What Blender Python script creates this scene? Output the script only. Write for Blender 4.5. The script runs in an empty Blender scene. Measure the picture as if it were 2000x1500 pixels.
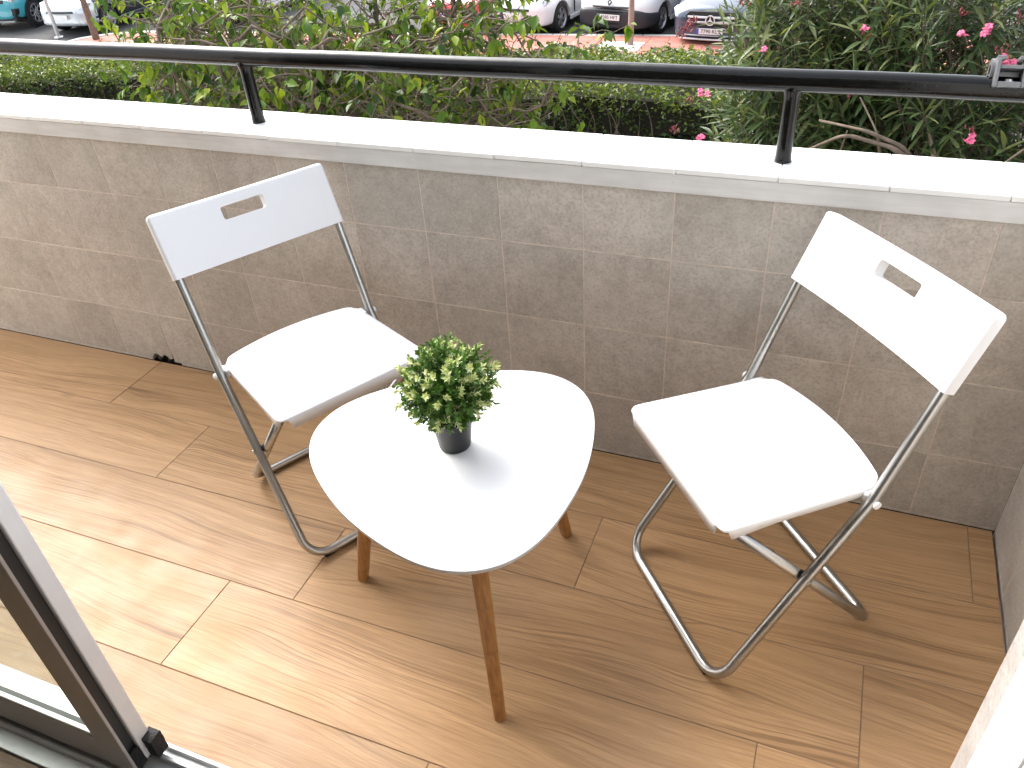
import bpy, bmesh, math, random
import numpy as np
from mathutils import Vector, Matrix, Quaternion

random.seed(7)
rng = np.random.default_rng(7)
PI = math.pi
scene = bpy.context.scene
COL = scene.collection

# ------------------------------------------------------------------ camera
CAM = Vector((0.5007, -1.5737, 1.4230))
CR = Vector((0.9289, 0.3652, -0.0621)).normalized()
CF = Vector((-0.3295, 0.7379, -0.5890)).normalized()
CU = CR.cross(CF).normalized()
cam_d = bpy.data.cameras.new('camera')
cam = bpy.data.objects.new('camera', cam_d)
COL.objects.link(cam)
m3 = Matrix((CR, CU, -CF)).transposed()
cam.matrix_world = Matrix.Translation(CAM) @ m3.to_4x4()
cam_d.sensor_fit = 'HORIZONTAL'
cam_d.sensor_width = 36.0
cam_d.lens = 28.213
cam_d.clip_start = 0.02
cam_d.clip_end = 2000
scene.camera = cam

# ------------------------------------------------------------------ light
SUN_AZ = math.radians(150)      # direction towards the sun, measured from +X counter-clockwise
SUN_EL = math.radians(43)
world = bpy.data.worlds.new('World')
scene.world = world
world.use_nodes = True
wn = world.node_tree
bg = wn.nodes['Background']
sky = wn.nodes.new('ShaderNodeTexSky')
sky.sky_type = 'NISHITA'
sky.sun_disc = False
sky.sun_elevation = SUN_EL
sky.sun_rotation = PI / 2 - SUN_AZ
sky.air_density = 1.0
sky.dust_density = 4.0
sky.ozone_density = 1.0
veil = wn.nodes.new('ShaderNodeHueSaturation')      # thin even cloud: a paler sky all round
veil.inputs['Saturation'].default_value = 0.38
wn.links.new(sky.outputs[0], veil.inputs['Color'])
wn.links.new(veil.outputs[0], bg.inputs[0])
bg.inputs[1].default_value = 0.15
sun_d = bpy.data.lights.new('sun', 'SUN')
sun_d.energy = 0.52
sun_d.angle = math.radians(55)
sun_d.color = (1.0, 0.975, 0.94)
sun = bpy.data.objects.new('sun', sun_d)
COL.objects.link(sun)
sdir = Vector((math.cos(SUN_EL) * math.cos(SUN_AZ), math.cos(SUN_EL) * math.sin(SUN_AZ), math.sin(SUN_EL)))
sun.rotation_euler = sdir.to_track_quat('Z', 'Y').to_euler()
sun.location = (-3, 6, 8)
scene.view_settings.view_transform = 'Standard'
scene.view_settings.look = 'None'
scene.view_settings.gamma = 1.0
scene.view_settings.use_curve_mapping = False
scene.view_settings.exposure = 1.98
scene.cycles.max_bounces = 10
scene.cycles.diffuse_bounces = 5
scene.cycles.transparent_max_bounces = 16

STREET = -2.90

# ------------------------------------------------------------------ helpers
def tag(o, label=None, cat=None, group=None, kind=None):
    if label: o['label'] = label
    if cat: o['category'] = cat
    if group: o['group'] = group
    if kind: o['kind'] = kind
    return o

def empty(name, loc=(0, 0, 0), rz=0.0, label=None, cat=None, group=None):
    o = bpy.data.objects.new(name, None)
    COL.objects.link(o)
    o.location = loc
    o.rotation_euler = (0, 0, rz)
    o.empty_display_size = 0.1
    return tag(o, label, cat, group)

def link(name, mesh, mat=None, parent=None, loc=None, rot=None):
    o = bpy.data.objects.new(name, mesh)
    COL.objects.link(o)
    if mat is not None and len(mesh.materials) == 0:
        mesh.materials.append(mat)
    if parent is not None: o.parent = parent
    if loc is not None: o.location = loc
    if rot is not None: o.rotation_euler = rot
    return o

def copy_tree(o, parent=None):
    c = o.copy(); COL.objects.link(c); c.parent = parent
    for ch in list(o.children): copy_tree(ch, c)
    return c

class MB:
    """collects verts / faces for one mesh"""
    def __init__(s): s.v = []; s.f = []; s.mi = []; s.cur = 0
    def add(s, vs, fs):
        b = len(s.v)
        s.v += [tuple(v) for v in vs]
        s.f += [tuple(b + i for i in f) for f in fs]
        s.mi += [s.cur] * len(fs)
        return s
    def box(s, x0, x1, y0, y1, z0, z1):
        vs = [(x0, y0, z0), (x1, y0, z0), (x1, y1, z0), (x0, y1, z0), (x0, y0, z1), (x1, y0, z1), (x1, y1, z1), (x0, y1, z1)]
        return s.add(vs, [(0, 3, 2, 1), (4, 5, 6, 7), (0, 1, 5, 4), (1, 2, 6, 5), (2, 3, 7, 6), (3, 0, 4, 7)])
    def tube(s, pts, rad, seg=10, cap=True):
        pts = [Vector(p) for p in pts]
        n = len(pts)
        rr = rad if isinstance(rad, (list, tuple)) else [rad] * n
        up = None; vs = []
        for i, p in enumerate(pts):
            t = (pts[min(i + 1, n - 1)] - pts[max(i - 1, 0)]).normalized()
            if up is None:
                up = t.orthogonal().normalized()
            else:
                up = (up - t * up.dot(t))
                up = up.normalized() if up.length > 1e-6 else t.orthogonal().normalized()
            b = t.cross(up)
            for k in range(seg):
                a = 2 * PI * k / seg
                vs.append(p + (up * math.cos(a) + b * math.sin(a)) * rr[i])
        fs = []
        for i in range(n - 1):
            for k in range(seg):
                k2 = (k + 1) % seg
                fs.append((i * seg + k, i * seg + k2, (i + 1) * seg + k2, (i + 1) * seg + k))
        if cap:
            fs.append(tuple(range(seg - 1, -1, -1)))
            fs.append(tuple((n - 1) * seg + k for k in range(seg)))
        return s.add(vs, fs)
    def lathe(s, prof, seg=32, M=None, cap0=True, cap1=True):
        vs = []; n = len(prof)
        for r, z in prof:
            for k in range(seg):
                a = 2 * PI * k / seg
                v = Vector((r * math.cos(a), r * math.sin(a), z))
                vs.append(M @ v if M else v)
        fs = []
        for i in range(n - 1):
            for k in range(seg):
                k2 = (k + 1) % seg
                fs.append((i * seg + k, i * seg + k2, (i + 1) * seg + k2, (i + 1) * seg + k))
        if cap0: fs.append(tuple(range(seg - 1, -1, -1)))
        if cap1: fs.append(tuple((n - 1) * seg + k for k in range(seg)))
        return s.add(vs, fs)
    def prism(s, poly, M, h):
        """poly: list of 2d points, M maps (x, y, z) to space, extruded 0..h along local z"""
        n = len(poly)
        vs = [M @ Vector((x, y, 0)) for x, y in poly] + [M @ Vector((x, y, h)) for x, y in poly]
        fs = [tuple(range(n - 1, -1, -1)), tuple(range(n, 2 * n))]
        fs += [(i, (i + 1) % n, n + (i + 1) % n, n + i) for i in range(n)]
        return s.add(vs, fs)
    def mesh(s, name, mats=None, smooth=False):
        me = bpy.data.meshes.new(name)
        me.from_pydata(s.v, [], s.f)
        if mats:
            for m in (mats if isinstance(mats, (list, tuple)) else [mats]): me.materials.append(m)
            if any(s.mi): me.polygons.foreach_set('material_index', s.mi)
        if smooth: me.polygons.foreach_set('use_smooth', [True] * len(me.polygons))
        me.validate(); me.update()
        return me
    def build(s, name, mat, parent=None, smooth=False, bevel=0, bseg=2, auto=None, loc=None, rot=None):
        me = s.mesh(name, mat, smooth)
        o = link(name, me, None, parent, loc, rot)
        if bevel:
            b = o.modifiers.new('bevel', 'BEVEL'); b.width = bevel; b.segments = bseg
            b.limit_method = 'ANGLE'; b.angle_limit = math.radians(35)
        if auto:
            set_auto(me, auto)
        return o

def set_auto(me, ang):
    """shade smooth with sharp edges above ang degrees"""
    bm = bmesh.new(); bm.from_mesh(me)
    bm.normal_update()
    for f in bm.faces: f.smooth = True
    lim = math.radians(ang)
    for e in bm.edges:
        if len(e.link_faces) == 2 and e.calc_face_angle(0) > lim: e.smooth = False
    bm.to_mesh(me); bm.free()

def fillet(pts, r, seg=8):
    """round the inner corners of a polyline"""
    pts = [Vector(p) for p in pts]
    out = [pts[0]]
    for i in range(1, len(pts) - 1):
        p, a, b = pts[i], pts[i - 1], pts[i + 1]
        da, db = (a - p).normalized(), (b - p).normalized()
        half = da.angle(db) / 2
        d = min(r / math.tan(half), 0.48 * (a - p).length, 0.48 * (b - p).length)
        rr = d * math.tan(half)
        c = p + (da + db).normalized() * (rr / math.sin(half))
        s0 = p + da * d - c; s1 = p + db * d - c
        for k in range(seg + 1):
            w = s0.normalized().slerp(s1.normalized(), k / seg) if s0.angle(s1) > 1e-4 else s0.normalized()
            out.append(c + w * rr)
    out.append(pts[-1])
    return out

def resample(pts, step):
    out = [pts[0]]
    for a, b in zip(pts[:-1], pts[1:]):
        n = max(1, int((b - a).length / step))
        for k in range(1, n + 1): out.append(a.lerp(b, k / n))
    return out

# ------------------------------------------------------------------ materials
class NT:
    def __init__(s, name):
        s.m = bpy.data.materials.new(name); s.m.use_nodes = True
        s.t = s.m.node_tree; s.b = s.t.nodes['Principled BSDF']; s.out = s.t.nodes['Material Output']
    def n(s, typ, **kw):
        nd = s.t.nodes.new('ShaderNode' + typ)
        for k, v in kw.items():
            if k.startswith('_'): setattr(nd, k[1:], v)
            else:
                key = int(k[1:]) if k[0] == 'i' and k[1:].isdigit() else k.replace('__', ' ')
                if isinstance(v, bpy.types.NodeSocket): s.t.links.new(v, nd.inputs[key])
                else: nd.inputs[key].default_value = v
        return nd
    def math(s, op, a, b=0.0, c=None, clamp=False):
        kw = dict(_operation=op, i0=a, i1=b, _use_clamp=clamp)
        if c is not None: kw['i2'] = c
        return s.n('Math', **kw).outputs[0]
    def mix(s, fac, a, b, typ='MIX'):
        nd = s.n('Mix', _data_type='RGBA', _blend_type=typ)
        for sock, v in ((nd.inputs[0], fac), (nd.inputs[6], a), (nd.inputs[7], b)):
            if isinstance(v, bpy.types.NodeSocket): s.t.links.new(v, sock)
            else: sock.default_value = (tuple(v) + (1,))[:4] if not isinstance(v, (int, float)) else v
        return nd.outputs[2]
    def ramp(s, fac, stops, interp='LINEAR'):
        nd = s.n('ValToRGB', i0=fac); cr = nd.color_ramp; cr.interpolation = interp
        while len(cr.elements) < len(stops): cr.elements.new(0.5)
        for e, (p, c) in zip(cr.elements, stops):
            e.position = p; e.color = (c, c, c, 1) if isinstance(c, (int, float)) else (tuple(c) + (1,))[:4]
        return nd.outputs[0]
    def noise(s, vec, scale, detail=4, rough=0.55, dist=0.0, w=None):
        kw = dict(Scale=scale, Detail=detail, Roughness=rough, Distortion=dist)
        if vec is not None: kw['Vector'] = vec
        return s.n('TexNoise', **kw).outputs[0]
    def coord(s, which='Object'): return s.n('TexCoord').outputs[which]
    def rand(s): return s.n('ObjectInfo').outputs['Random']
    def mapv(s, vec, loc=(0, 0, 0), scale=(1, 1, 1), rot=(0, 0, 0)):
        return s.n('Mapping', Vector=vec, Location=loc, Rotation=rot, Scale=scale).outputs[0]
    def offset(s, vec, amount):
        """shift vec by a vector (socket) """
        return s.n('VectorMath', _operation='ADD', i0=vec, i1=amount).outputs[0]
    def set(s, **kw):
        for k, v in kw.items():
            key = k.replace('__', ' ')
            if isinstance(v, bpy.types.NodeSocket): s.t.links.new(v, s.b.inputs[key])
            else: s.b.inputs[key].default_value = (tuple(v) + (1,))[:4] if isinstance(v, (tuple, list)) else v
        return s
    def bump(s, h, strength=0.3, dist=0.002):
        nd = s.n('Bump', Strength=strength, Distance=dist, Height=h)
        s.t.links.new(nd.outputs[0], s.b.inputs['Normal']); return s

def simple(name, col, rough=0.5, metal=0.0, var=0.0, vscale=8.0, bump=0.0, bscale=60.0, coat=0.0, spec=0.5):
    m = NT(name)
    base = col
    if var:
        nz = m.noise(m.coord(), vscale, 5, 0.6)
        f = m.ramp(nz, [(0.3, 1 - var), (0.7, 1 + var * 0.4)])
        base = m.mix(1.0, col, f, 'MULTIPLY')
    m.set(Base__Color=base, Roughness=rough, Metallic=metal)
    m.b.inputs['Coat Weight'].default_value = coat
    m.b.inputs['Coat Roughness'].default_value = 0.05
    m.b.inputs['Specular IOR Level'].default_value = spec
    if bump: m.bump(m.noise(m.coord(), bscale, 3), bump, 0.002)
    return m.m

def rand_shift(m, vec, k=37.0):
    r = m.rand()
    cmb = m.n('CombineXYZ', X=m.math('MULTIPLY', r, k), Y=m.math('MULTIPLY', r, k * 2.3), Z=m.math('MULTIPLY', r, k * 0.7)).outputs[0]
    return m.offset(vec, cmb)

def make_wood_tile(name, light, mid, dark, gloss=0.40):
    m = NT(name)
    v = rand_shift(m, m.coord())
    # contour field: grain lines drift and bend round soft humps like cathedral figure and knots
    warp = m.noise(m.mapv(v, scale=(0.9, 2.6, 1)), 1.0, 2, 0.45)
    warp2 = m.noise(m.mapv(v, scale=(2.6, 9, 1)), 1.0, 2, 0.5)
    sep = m.n('SeparateXYZ', Vector=v)
    h = m.math('ADD', sep.outputs[1], m.math('MULTIPLY', warp, 0.22))
    h = m.math('ADD', h, m.math('MULTIPLY', warp2, 0.022))
    vor = m.n('TexVoronoi', Vector=m.mapv(v, scale=(1.9, 4.4, 1)), Scale=1.0, _feature='F1')
    kn = m.ramp(vor.outputs[0], [(0.0, 1.0), (0.30, 0.0)], 'EASE')
    kn = m.math('MULTIPLY', kn, m.math('MULTIPLY', m.math('GREATER_THAN', m.n('SeparateColor', Color=vor.outputs['Color']).outputs[0], 0.62), 0.075))
    h = m.math('ADD', h, kn)
    gx = m.math('MULTIPLY', sep.outputs[0], 0.9)
    gv = m.n('CombineXYZ', X=gx, Y=m.math('MULTIPLY', h, 36.0), Z=0.0).outputs[0]
    g1 = m.noise(gv, 1.0, 5, 0.62)
    gv2 = m.n('CombineXYZ', X=m.math('MULTIPLY', sep.outputs[0], 2.8), Y=m.math('MULTIPLY', h, 190.0), Z=3.0).outputs[0]
    g2 = m.noise(gv2, 1.0, 3, 0.6)
    fine = m.noise(m.mapv(v, scale=(14, 420, 1)), 1.0, 2, 0.6)
    broad = m.noise(m.mapv(v, scale=(0.9, 5.0, 1)), 1.0, 3, 0.55)
    c = m.ramp(g1, [(0.28, dark), (0.40, mid), (0.50, [a * .6 + b * .4 for a, b in zip(mid, light)]), (0.62, light), (0.74, mid)])
    c = m.mix(m.math('MULTIPLY', m.ramp(g2, [(0.36, 0.75), (0.50, 0.0)]), m.ramp(broad, [(0.36, 0.15), (0.62, 1.0)])), c, dark)
    c = m.mix(m.ramp(fine, [(0.35, 0.45), (0.55, 0.0)]), c, [x * 0.66 for x in mid])
    c = m.mix(m.ramp(broad, [(0.3, 0.35), (0.62, 0.0)]), c, [x * 0.8 for x in mid])
    # small knots
    c = m.mix(m.ramp(vor.outputs[0], [(0.02, 0.30), (0.07, 0.0)]), c, [x * 0.6 for x in dark])
    patch = m.noise(m.mapv(v, scale=(1.6, 7.0, 1)), 1.0, 3, 0.6)
    c = m.mix(m.ramp(patch, [(0.48, 0.0), (0.72, 0.40)]), c, light)
    tone = m.math('MULTIPLY_ADD', m.rand(), 0.16, 0.92)
    c = m.mix(1.0, c, m.n('CombineColor', Red=tone, Green=tone, Blue=tone).outputs[0], 'MULTIPLY')
    # pale dust scuffs
    dust = m.noise(m.mapv(v, scale=(3, 6, 1)), 2.2, 6, 0.7)
    c = m.mix(m.ramp(dust, [(0.66, 0.0), (0.8, 0.28)]), c, (0.62, 0.55, 0.48))
    m.b.inputs['Specular IOR Level'].default_value = 0.25
    m.set(Base__Color=c, Roughness=m.ramp(m.noise(v, 9, 4), [(0.3, gloss - 0.06), (0.7, gloss + 0.12)]))
    hh = m.math('ADD', m.math('MULTIPLY', g2, 0.6), m.math('MULTIPLY', fine, 0.5))
    m.bump(hh, 0.10, 0.001)
    return m.m

def make_stone_tile(name, dark, mid, light):
    m = NT(name)
    v = rand_shift(m, m.coord(), 11.0)
    n1 = m.noise(v, 5.5, 5, 0.62)
    n2 = m.noise(v, 30, 6, 0.72)
    n3 = m.noise(v, 160, 3, 0.65)
    a = m.math('ADD', m.math('MULTIPLY', n1, 0.5), m.math('MULTIPLY', n2, 0.5))
    c = m.ramp(a, [(0.38, dark), (0.5, mid), (0.63, light)])
    c = m.mix(m.ramp(n3, [(0.38, 0.40), (0.5, 0.0)]), c, [x * 0.66 for x in dark])
    c = m.mix(m.ramp(n3, [(0.58, 0.0), (0.72, 0.30)]), c, [min(1, x * 1.25) for x in light])
    hue = m.noise(v, 2.5, 2, 0.5)
    c = m.mix(m.ramp(hue, [(0.35, 0.25), (0.55, 0.0)]), c, (0.34, 0.345, 0.30))
    tone = m.math('MULTIPLY_ADD', m.rand(), 0.14, 0.93)
    c = m.mix(1.0, c, m.n('CombineColor', Red=tone, Green=tone, Blue=tone).outputs[0], 'MULTIPLY')
    m.set(Base__Color=c, Roughness=0.5)
    m.bump(n2, 0.12, 0.0015)
    return m.m

def make_leaf(name, cols, use_attr, rough=0.42, trans=0.35, veins=True):
    """cols: list of colours picked by a random value (attribute 'tint' or object random)"""
    m = NT(name)
    r = m.n('Attribute', _attribute_name='tint').outputs['Fac'] if use_attr else m.rand()
    stops = [(i / max(1, len(cols) - 1), c) for i, c in enumerate(cols)]
    c = m.ramp(r, stops)
    nz = m.noise(m.coord(), 24.0, 3)
    c = m.mix(1.0, c, m.ramp(nz, [(0.3, 0.82), (0.7, 1.12)]), 'MULTIPLY')
    geo = m.n('NewGeometry')
    c = m.mix(m.math('MULTIPLY', geo.outputs['Backfacing'], 0.35), c, (0.12, 0.155, 0.06))
    m.b.inputs['Specular IOR Level'].default_value = 0.32
    m.set(Base__Color=c, Roughness=rough)
    tr = m.n('BsdfTranslucent', Color=m.mix(1.0, c, (1.5, 1.45, 0.55), 'MULTIPLY'))
    mixn = m.n('MixShader', i0=trans, i1=m.b.outputs[0], i2=tr.outputs[0])
    m.t.links.new(mixn.outputs[0], m.out.inputs[0])
    return m.m

M = {}
M['plank'] = make_wood_tile('wood_plank_tile', (0.450, 0.278, 0.142), (0.340, 0.202, 0.098), (0.142, 0.076, 0.036))
M['room_floor'] = make_wood_tile('room_floor_wood', (0.20, 0.12, 0.065), (0.15, 0.085, 0.045), (0.09, 0.05, 0.028))
M['stone_tile'] = make_stone_tile('beige_stone_tile', (0.365, 0.326, 0.282), (0.450, 0.409, 0.360), (0.540, 0.500, 0.450))
M['grout'] = simple('sand_grout', (0.66, 0.58, 0.50), 0.9, var=0.3, vscale=30, bump=0.4, bscale=200)
M['floor_grout'] = simple('brown_floor_grout', (0.20, 0.135, 0.095), 0.95, var=0.3, vscale=20)
M['mortar'] = simple('mortar_shaded_dark', (0.05, 0.042, 0.036), 0.95, var=0.5, vscale=60, bump=0.8, bscale=80)  # painted dark so the chipped hole looks deep in shade

def make_coping_band():
    m = NT('coping_band_paint'); v = m.coord()
    st = m.noise(m.mapv(v, scale=(4, 4, 60)), 1.0, 5, 0.65)
    bl = m.noise(v, 7, 5, 0.6)
    c = m.ramp(m.math('MULTIPLY_ADD', st, 0.5, m.math('MULTIPLY', bl, 0.5)), [(0.35, (0.52, 0.51, 0.49)), (0.6, (0.66, 0.655, 0.64))])
    sp = m.noise(m.mapv(v, scale=(1, 1, 3)), 55, 2, 0.5)
    c = m.mix(m.ramp(sp, [(0.76, 0.0), (0.82, 0.55)]), c, (0.16, 0.14, 0.12))
    m.set(Base__Color=c, Roughness=0.6); m.bump(st, 0.3, 0.002)
    return m.m
M['band'] = make_coping_band()
M['coping'] = simple('white_coping_tile', (0.80, 0.80, 0.78), 0.35, var=0.04, vscale=6)
M['white_plastic'] = simple('white_plastic', (0.80, 0.81, 0.82), 0.36, bump=0.05, bscale=500)
M['white_laminate'] = simple('white_laminate', (0.80, 0.805, 0.81), 0.42)
M['mdf_edge'] = simple('table_edge', (0.50, 0.50, 0.50), 0.5)
M['black_plastic'] = simple('black_plastic', (0.008, 0.0085, 0.010), 0.42, bump=0.1, bscale=300)
M['rubber'] = simple('black_rubber', (0.012, 0.012, 0.012), 0.75, var=0.4, vscale=50, bump=0.5, bscale=120)

def make_steel():
    m = NT('galvanised_tube'); v = m.coord()
    n1 = m.noise(v, 14, 3, 0.5)
    m.set(Base__Color=m.ramp(n1, [(0.3, (0.40, 0.40, 0.385)), (0.7, (0.50, 0.50, 0.49))]), Metallic=1.0,
          Roughness=m.ramp(n1, [(0.3, 0.27), (0.7, 0.33)]))
    return m.m
M['steel'] = make_steel()

def make_bamboo():
    m = NT('bamboo_leg'); v = rand_shift(m, m.coord())
    g = m.noise(m.mapv(v, scale=(160, 160, 5)), 1.0, 4, 0.6)
    b = m.noise(m.mapv(v, scale=(9, 9, 4)), 1.0, 3, 0.5)
    c = m.ramp(g, [(0.3, (0.24, 0.10, 0.026)), (0.55, (0.36, 0.17, 0.05)), (0.75, (0.45, 0.24, 0.08))])
    c = m.mix(m.ramp(b, [(0.35, 0.4), (0.6, 0)]), c, (0.27, 0.11, 0.035))
    wv = m.n('TexWave', Vector=v, Scale=3.1, Distortion=0.4, _bands_direction='Z')
    c = m.mix(m.ramp(wv.outputs[1], [(0.95, 0.0), (1.0, 0.25)]), c, (0.15, 0.06, 0.02))
    m.set(Base__Color=c, Roughness=0.36); m.bump(g, 0.08, 0.001)
    return m.m
M['bamboo'] = make_bamboo()

def make_black_paint():
    m = NT('black_gloss_paint'); v = m.coord()
    n1 = m.noise(m.mapv(v, scale=(0.35, 1, 1)), 45, 4, 0.6); n2 = m.noise(v, 300, 2, 0.5)
    spots = m.noise(m.mapv(v, scale=(0.7, 1, 1)), 38, 2, 0.5)
    c = m.mix(m.ramp(spots, [(0.80, 0.0), (0.83, 0.8)]), (0.004, 0.0045, 0.0045), (0.10, 0.05, 0.035))
    m.set(Base__Color=c, Roughness=m.ramp(n1, [(0.35, 0.08), (0.7, 0.17)]))
    m.b.inputs['Specular IOR Level'].default_value = 0.32
    m.bump(m.math('MULTIPLY_ADD', n2, 0.3, n1), 0.22, 0.002)
    return m.m
M['black_paint'] = make_black_paint()
M['alu_white'] = simple('white_aluminium', (0.84, 0.84, 0.84), 0.38, var=0.05, vscale=14)
M['trim_shaded_frame'] = simple('grey_trim_shaded_frame', (0.42, 0.41, 0.40), 0.36, metal=0.35, var=0.06, vscale=10)  # on the door's inner frame this grey is painted-in shade from the room
M['alu_track'] = simple('brushed_track', (0.50, 0.51, 0.51), 0.4, metal=0.3, var=0.1, vscale=20)
M['gasket'] = simple('dark_gasket', (0.016, 0.017, 0.018), 0.5)
M['plaster'] = simple('white_plaster', (0.78, 0.77, 0.74), 0.9, var=0.08, vscale=3, bump=0.15, bscale=80)
M['room_wall'] = simple('room_plaster', (0.74, 0.72, 0.69), 0.9)
M['pale_tile'] = make_stone_tile('pale_stone_tile', (0.26, 0.23, 0.21), (0.34, 0.31, 0.29), (0.44, 0.41, 0.385))
M['asphalt'] = simple('asphalt', (0.075, 0.074, 0.073), 0.92, var=0.35, vscale=1.1, bump=0.3, bscale=120)
M['soil'] = simple('garden_soil', (0.13, 0.11, 0.085), 0.95, var=0.5, vscale=2.0, bump=0.6, bscale=20)
M['paver'] = simple('red_paver', (0.50, 0.19, 0.145), 0.85, var=0.22, vscale=4, bump=0.2, bscale=60)
M['paver_joint'] = simple('paver_joint', (0.22, 0.13, 0.11), 0.95)
M['kerb'] = simple('pale_kerb_stone', (0.55, 0.53, 0.50), 0.85, var=0.15, vscale=3)
M['concrete'] = simple('pale_concrete', (0.60, 0.58, 0.55), 0.9, var=0.15, vscale=2)
M['road_paint'] = simple('white_road_paint', (0.72, 0.72, 0.70), 0.8, var=0.2, vscale=6)
def make_glass():
    m = NT('window_glass')
    m.set(Base__Color=(0.97, 1.0, 0.985), Roughness=0.02); m.b.inputs['Transmission Weight'].default_value = 1.0
    m.b.inputs['IOR'].default_value = 1.45
    # thin pane: mostly transparent with a reflection on top
    tr = m.n('BsdfTransparent', Color=(0.86, 0.90, 0.87, 1)); gl = m.n('BsdfGlossy', Color=(1, 1, 1, 1), Roughness=0.02)
    lw = m.n('LayerWeight', Blend=0.5)
    fr = m.math('MULTIPLY_ADD', m.math('POWER', lw.outputs['Facing'], 4.0), 0.5, 0.03)
    mx = m.n('MixShader', i0=fr, i1=tr.outputs[0], i2=gl.outputs[0])
    m.t.links.new(mx.outputs[0], m.out.inputs[0])
    return m.m
M['glass'] = make_glass()
M['bark'] = simple('grey_brown_bark', (0.185, 0.140, 0.102), 0.9, var=0.4, vscale=18, bump=0.6, bscale=50)
M['bark_pink'] = simple('pinkish_smooth_bark', (0.36, 0.25, 0.20), 0.85, var=0.3, vscale=9, bump=0.3, bscale=40)
M['stem'] = simple('green_stem', (0.09, 0.12, 0.03), 0.7, var=0.2)
tree_cols = [(0.016, 0.046, 0.006), (0.040, 0.095, 0.010), (0.085, 0.165, 0.014), (0.16, 0.25, 0.020), (0.29, 0.34, 0.035)]
M['tree_leaf'] = make_leaf('tree_leaf', tree_cols, False, 0.46, 0.30)
M['tree_leaf_mass'] = make_leaf('tree_leaf_mass', tree_cols, True, 0.46, 0.30)
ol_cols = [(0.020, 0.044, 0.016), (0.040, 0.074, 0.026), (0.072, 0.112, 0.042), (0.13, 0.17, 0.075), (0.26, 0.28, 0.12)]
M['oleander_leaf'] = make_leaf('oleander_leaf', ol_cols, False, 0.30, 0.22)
M['oleander_leaf_mass'] = make_leaf('oleander_leaf_mass', ol_cols, True, 0.30, 0.22)
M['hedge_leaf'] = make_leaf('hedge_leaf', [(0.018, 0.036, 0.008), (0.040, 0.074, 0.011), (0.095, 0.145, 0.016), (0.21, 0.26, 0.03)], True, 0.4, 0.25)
M['ivy_leaf'] = make_leaf('ivy_leaf', [(0.03, 0.05, 0.02), (0.075, 0.105, 0.048), (0.17, 0.20, 0.115), (0.28, 0.29, 0.11)], True, 0.35, 0.2)
M['hedge_core'] = simple('dark_planting_core', (0.022, 0.019, 0.011), 1.0, var=0.6, vscale=14, bump=1.0, bscale=30)  # near-black, in the hedge it stands in for inner shade
M['pink_petal'] = simple('pink_petal', (0.72, 0.13, 0.26), 0.6, var=0.3, vscale=30)
M['dark_bud'] = simple('dark_red_bud', (0.22, 0.035, 0.045), 0.6, var=0.3, vscale=30)
M['sprig_leaf'] = make_leaf('sprig_leaf', [(0.035, 0.095, 0.016), (0.06, 0.15, 0.022), (0.10, 0.21, 0.035), (0.16, 0.28, 0.06)], True, 0.45, 0.12)
M['sprig_pale'] = make_leaf('sprig_pale_leaf', [(0.34, 0.44, 0.14), (0.52, 0.60, 0.27), (0.68, 0.72, 0.45)], True, 0.5, 0.15)

# ------------------------------------------------------------------ balcony: floor
X_L, X_R = -4.2, 0.98
Y_DOOR = -1.072
floor = MB().box(X_L, X_R - 0.0058, Y_DOOR, -0.0058, -0.25, -0.0014).build('balcony_floor', M['floor_grout'])
tag(floor, 'wood-look plank tile floor of the balcony', kind='structure')
ROWS = [(-0.0065, -0.2369, 0.923), (-0.2386, -0.4659, 0.118), (-0.4676, -0.6969, 0.7175), (-0.6986, -0.9329, 0.5450), (-0.9346, Y_DOOR + 0.004, -0.01)]
PL = 1.187
full_mesh = {}
def plank(x0, x1, y0, y1):
    key = (round(x1 - x0, 4), round(y1 - y0, 4))
    if key not in full_mesh:
        hx, hy = key[0] / 2, key[1] / 2
        full_mesh[key] = MB().box(-hx, hx, -hy, hy, -0.008, 0).mesh('plank', M['plank'])
    o = link('plank', full_mesh[key], None, floor, ((x0 + x1) / 2, (y0 + y1) / 2, random.uniform(-0.0004, 0.0004)))
    b = o.modifiers.new('bevel', 'BEVEL'); b.width = 0.0009; b.segments = 1
for ya, yb, xs in ROWS:
    seams = [xs + k * PL for k in range(-6, 4)]
    edges = [X_L] + [s for s in seams if X_L + 0.03 < s < X_R - 0.02] + [X_R - 0.006]
    for a, b in zip(edges[:-1], edges[1:]):
        plank(a + 0.0008, b - 0.0008, yb, ya)

# ------------------------------------------------------------------ balcony: parapet wall
par = empty('parapet_wall', (-1.6, 0.0, 0), 0, 'low balcony wall clad in square beige tiles with white coping', 'wall')
def child(mb, name, mat, parent, **kw):
    """mesh given in world coordinates, parented under an Empty that may be offset"""
    o = mb.build(name, mat, parent, **kw)
    o.matrix_parent_inverse = parent_inv(parent)
    return o
def parent_inv(p):
    Mx = Matrix.Translation(p.location) @ p.rotation_euler.to_matrix().to_4x4()
    if p.parent: Mx = parent_inv(p.parent).inverted() @ Mx
    return Mx.inverted()
ZC0, ZC1 = 0.7443, 0.797
ZROW = [0.0, 0.1857, 0.3857, 0.5857, ZC0]
child(MB().box(X_L, X_R + 0.15, 0.030, 0.150, -0.25, ZC0), 'core', M['mortar'], par)
CH0, CH1 = -1.492, -1.372          # chipped place at the foot of the wall
gr = MB().box(X_L, X_R, 0.0007, 0.0295, 0.032, ZC0 - 0.0005)
gr.box(X_L, CH0, 0.0007, 0.0295, -0.004, 0.0318); gr.box(CH1, X_R, 0.0007, 0.0295, -0.004, 0.0318)
child(gr, 'grout', M['grout'], par)
tile_mesh = {}
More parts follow.
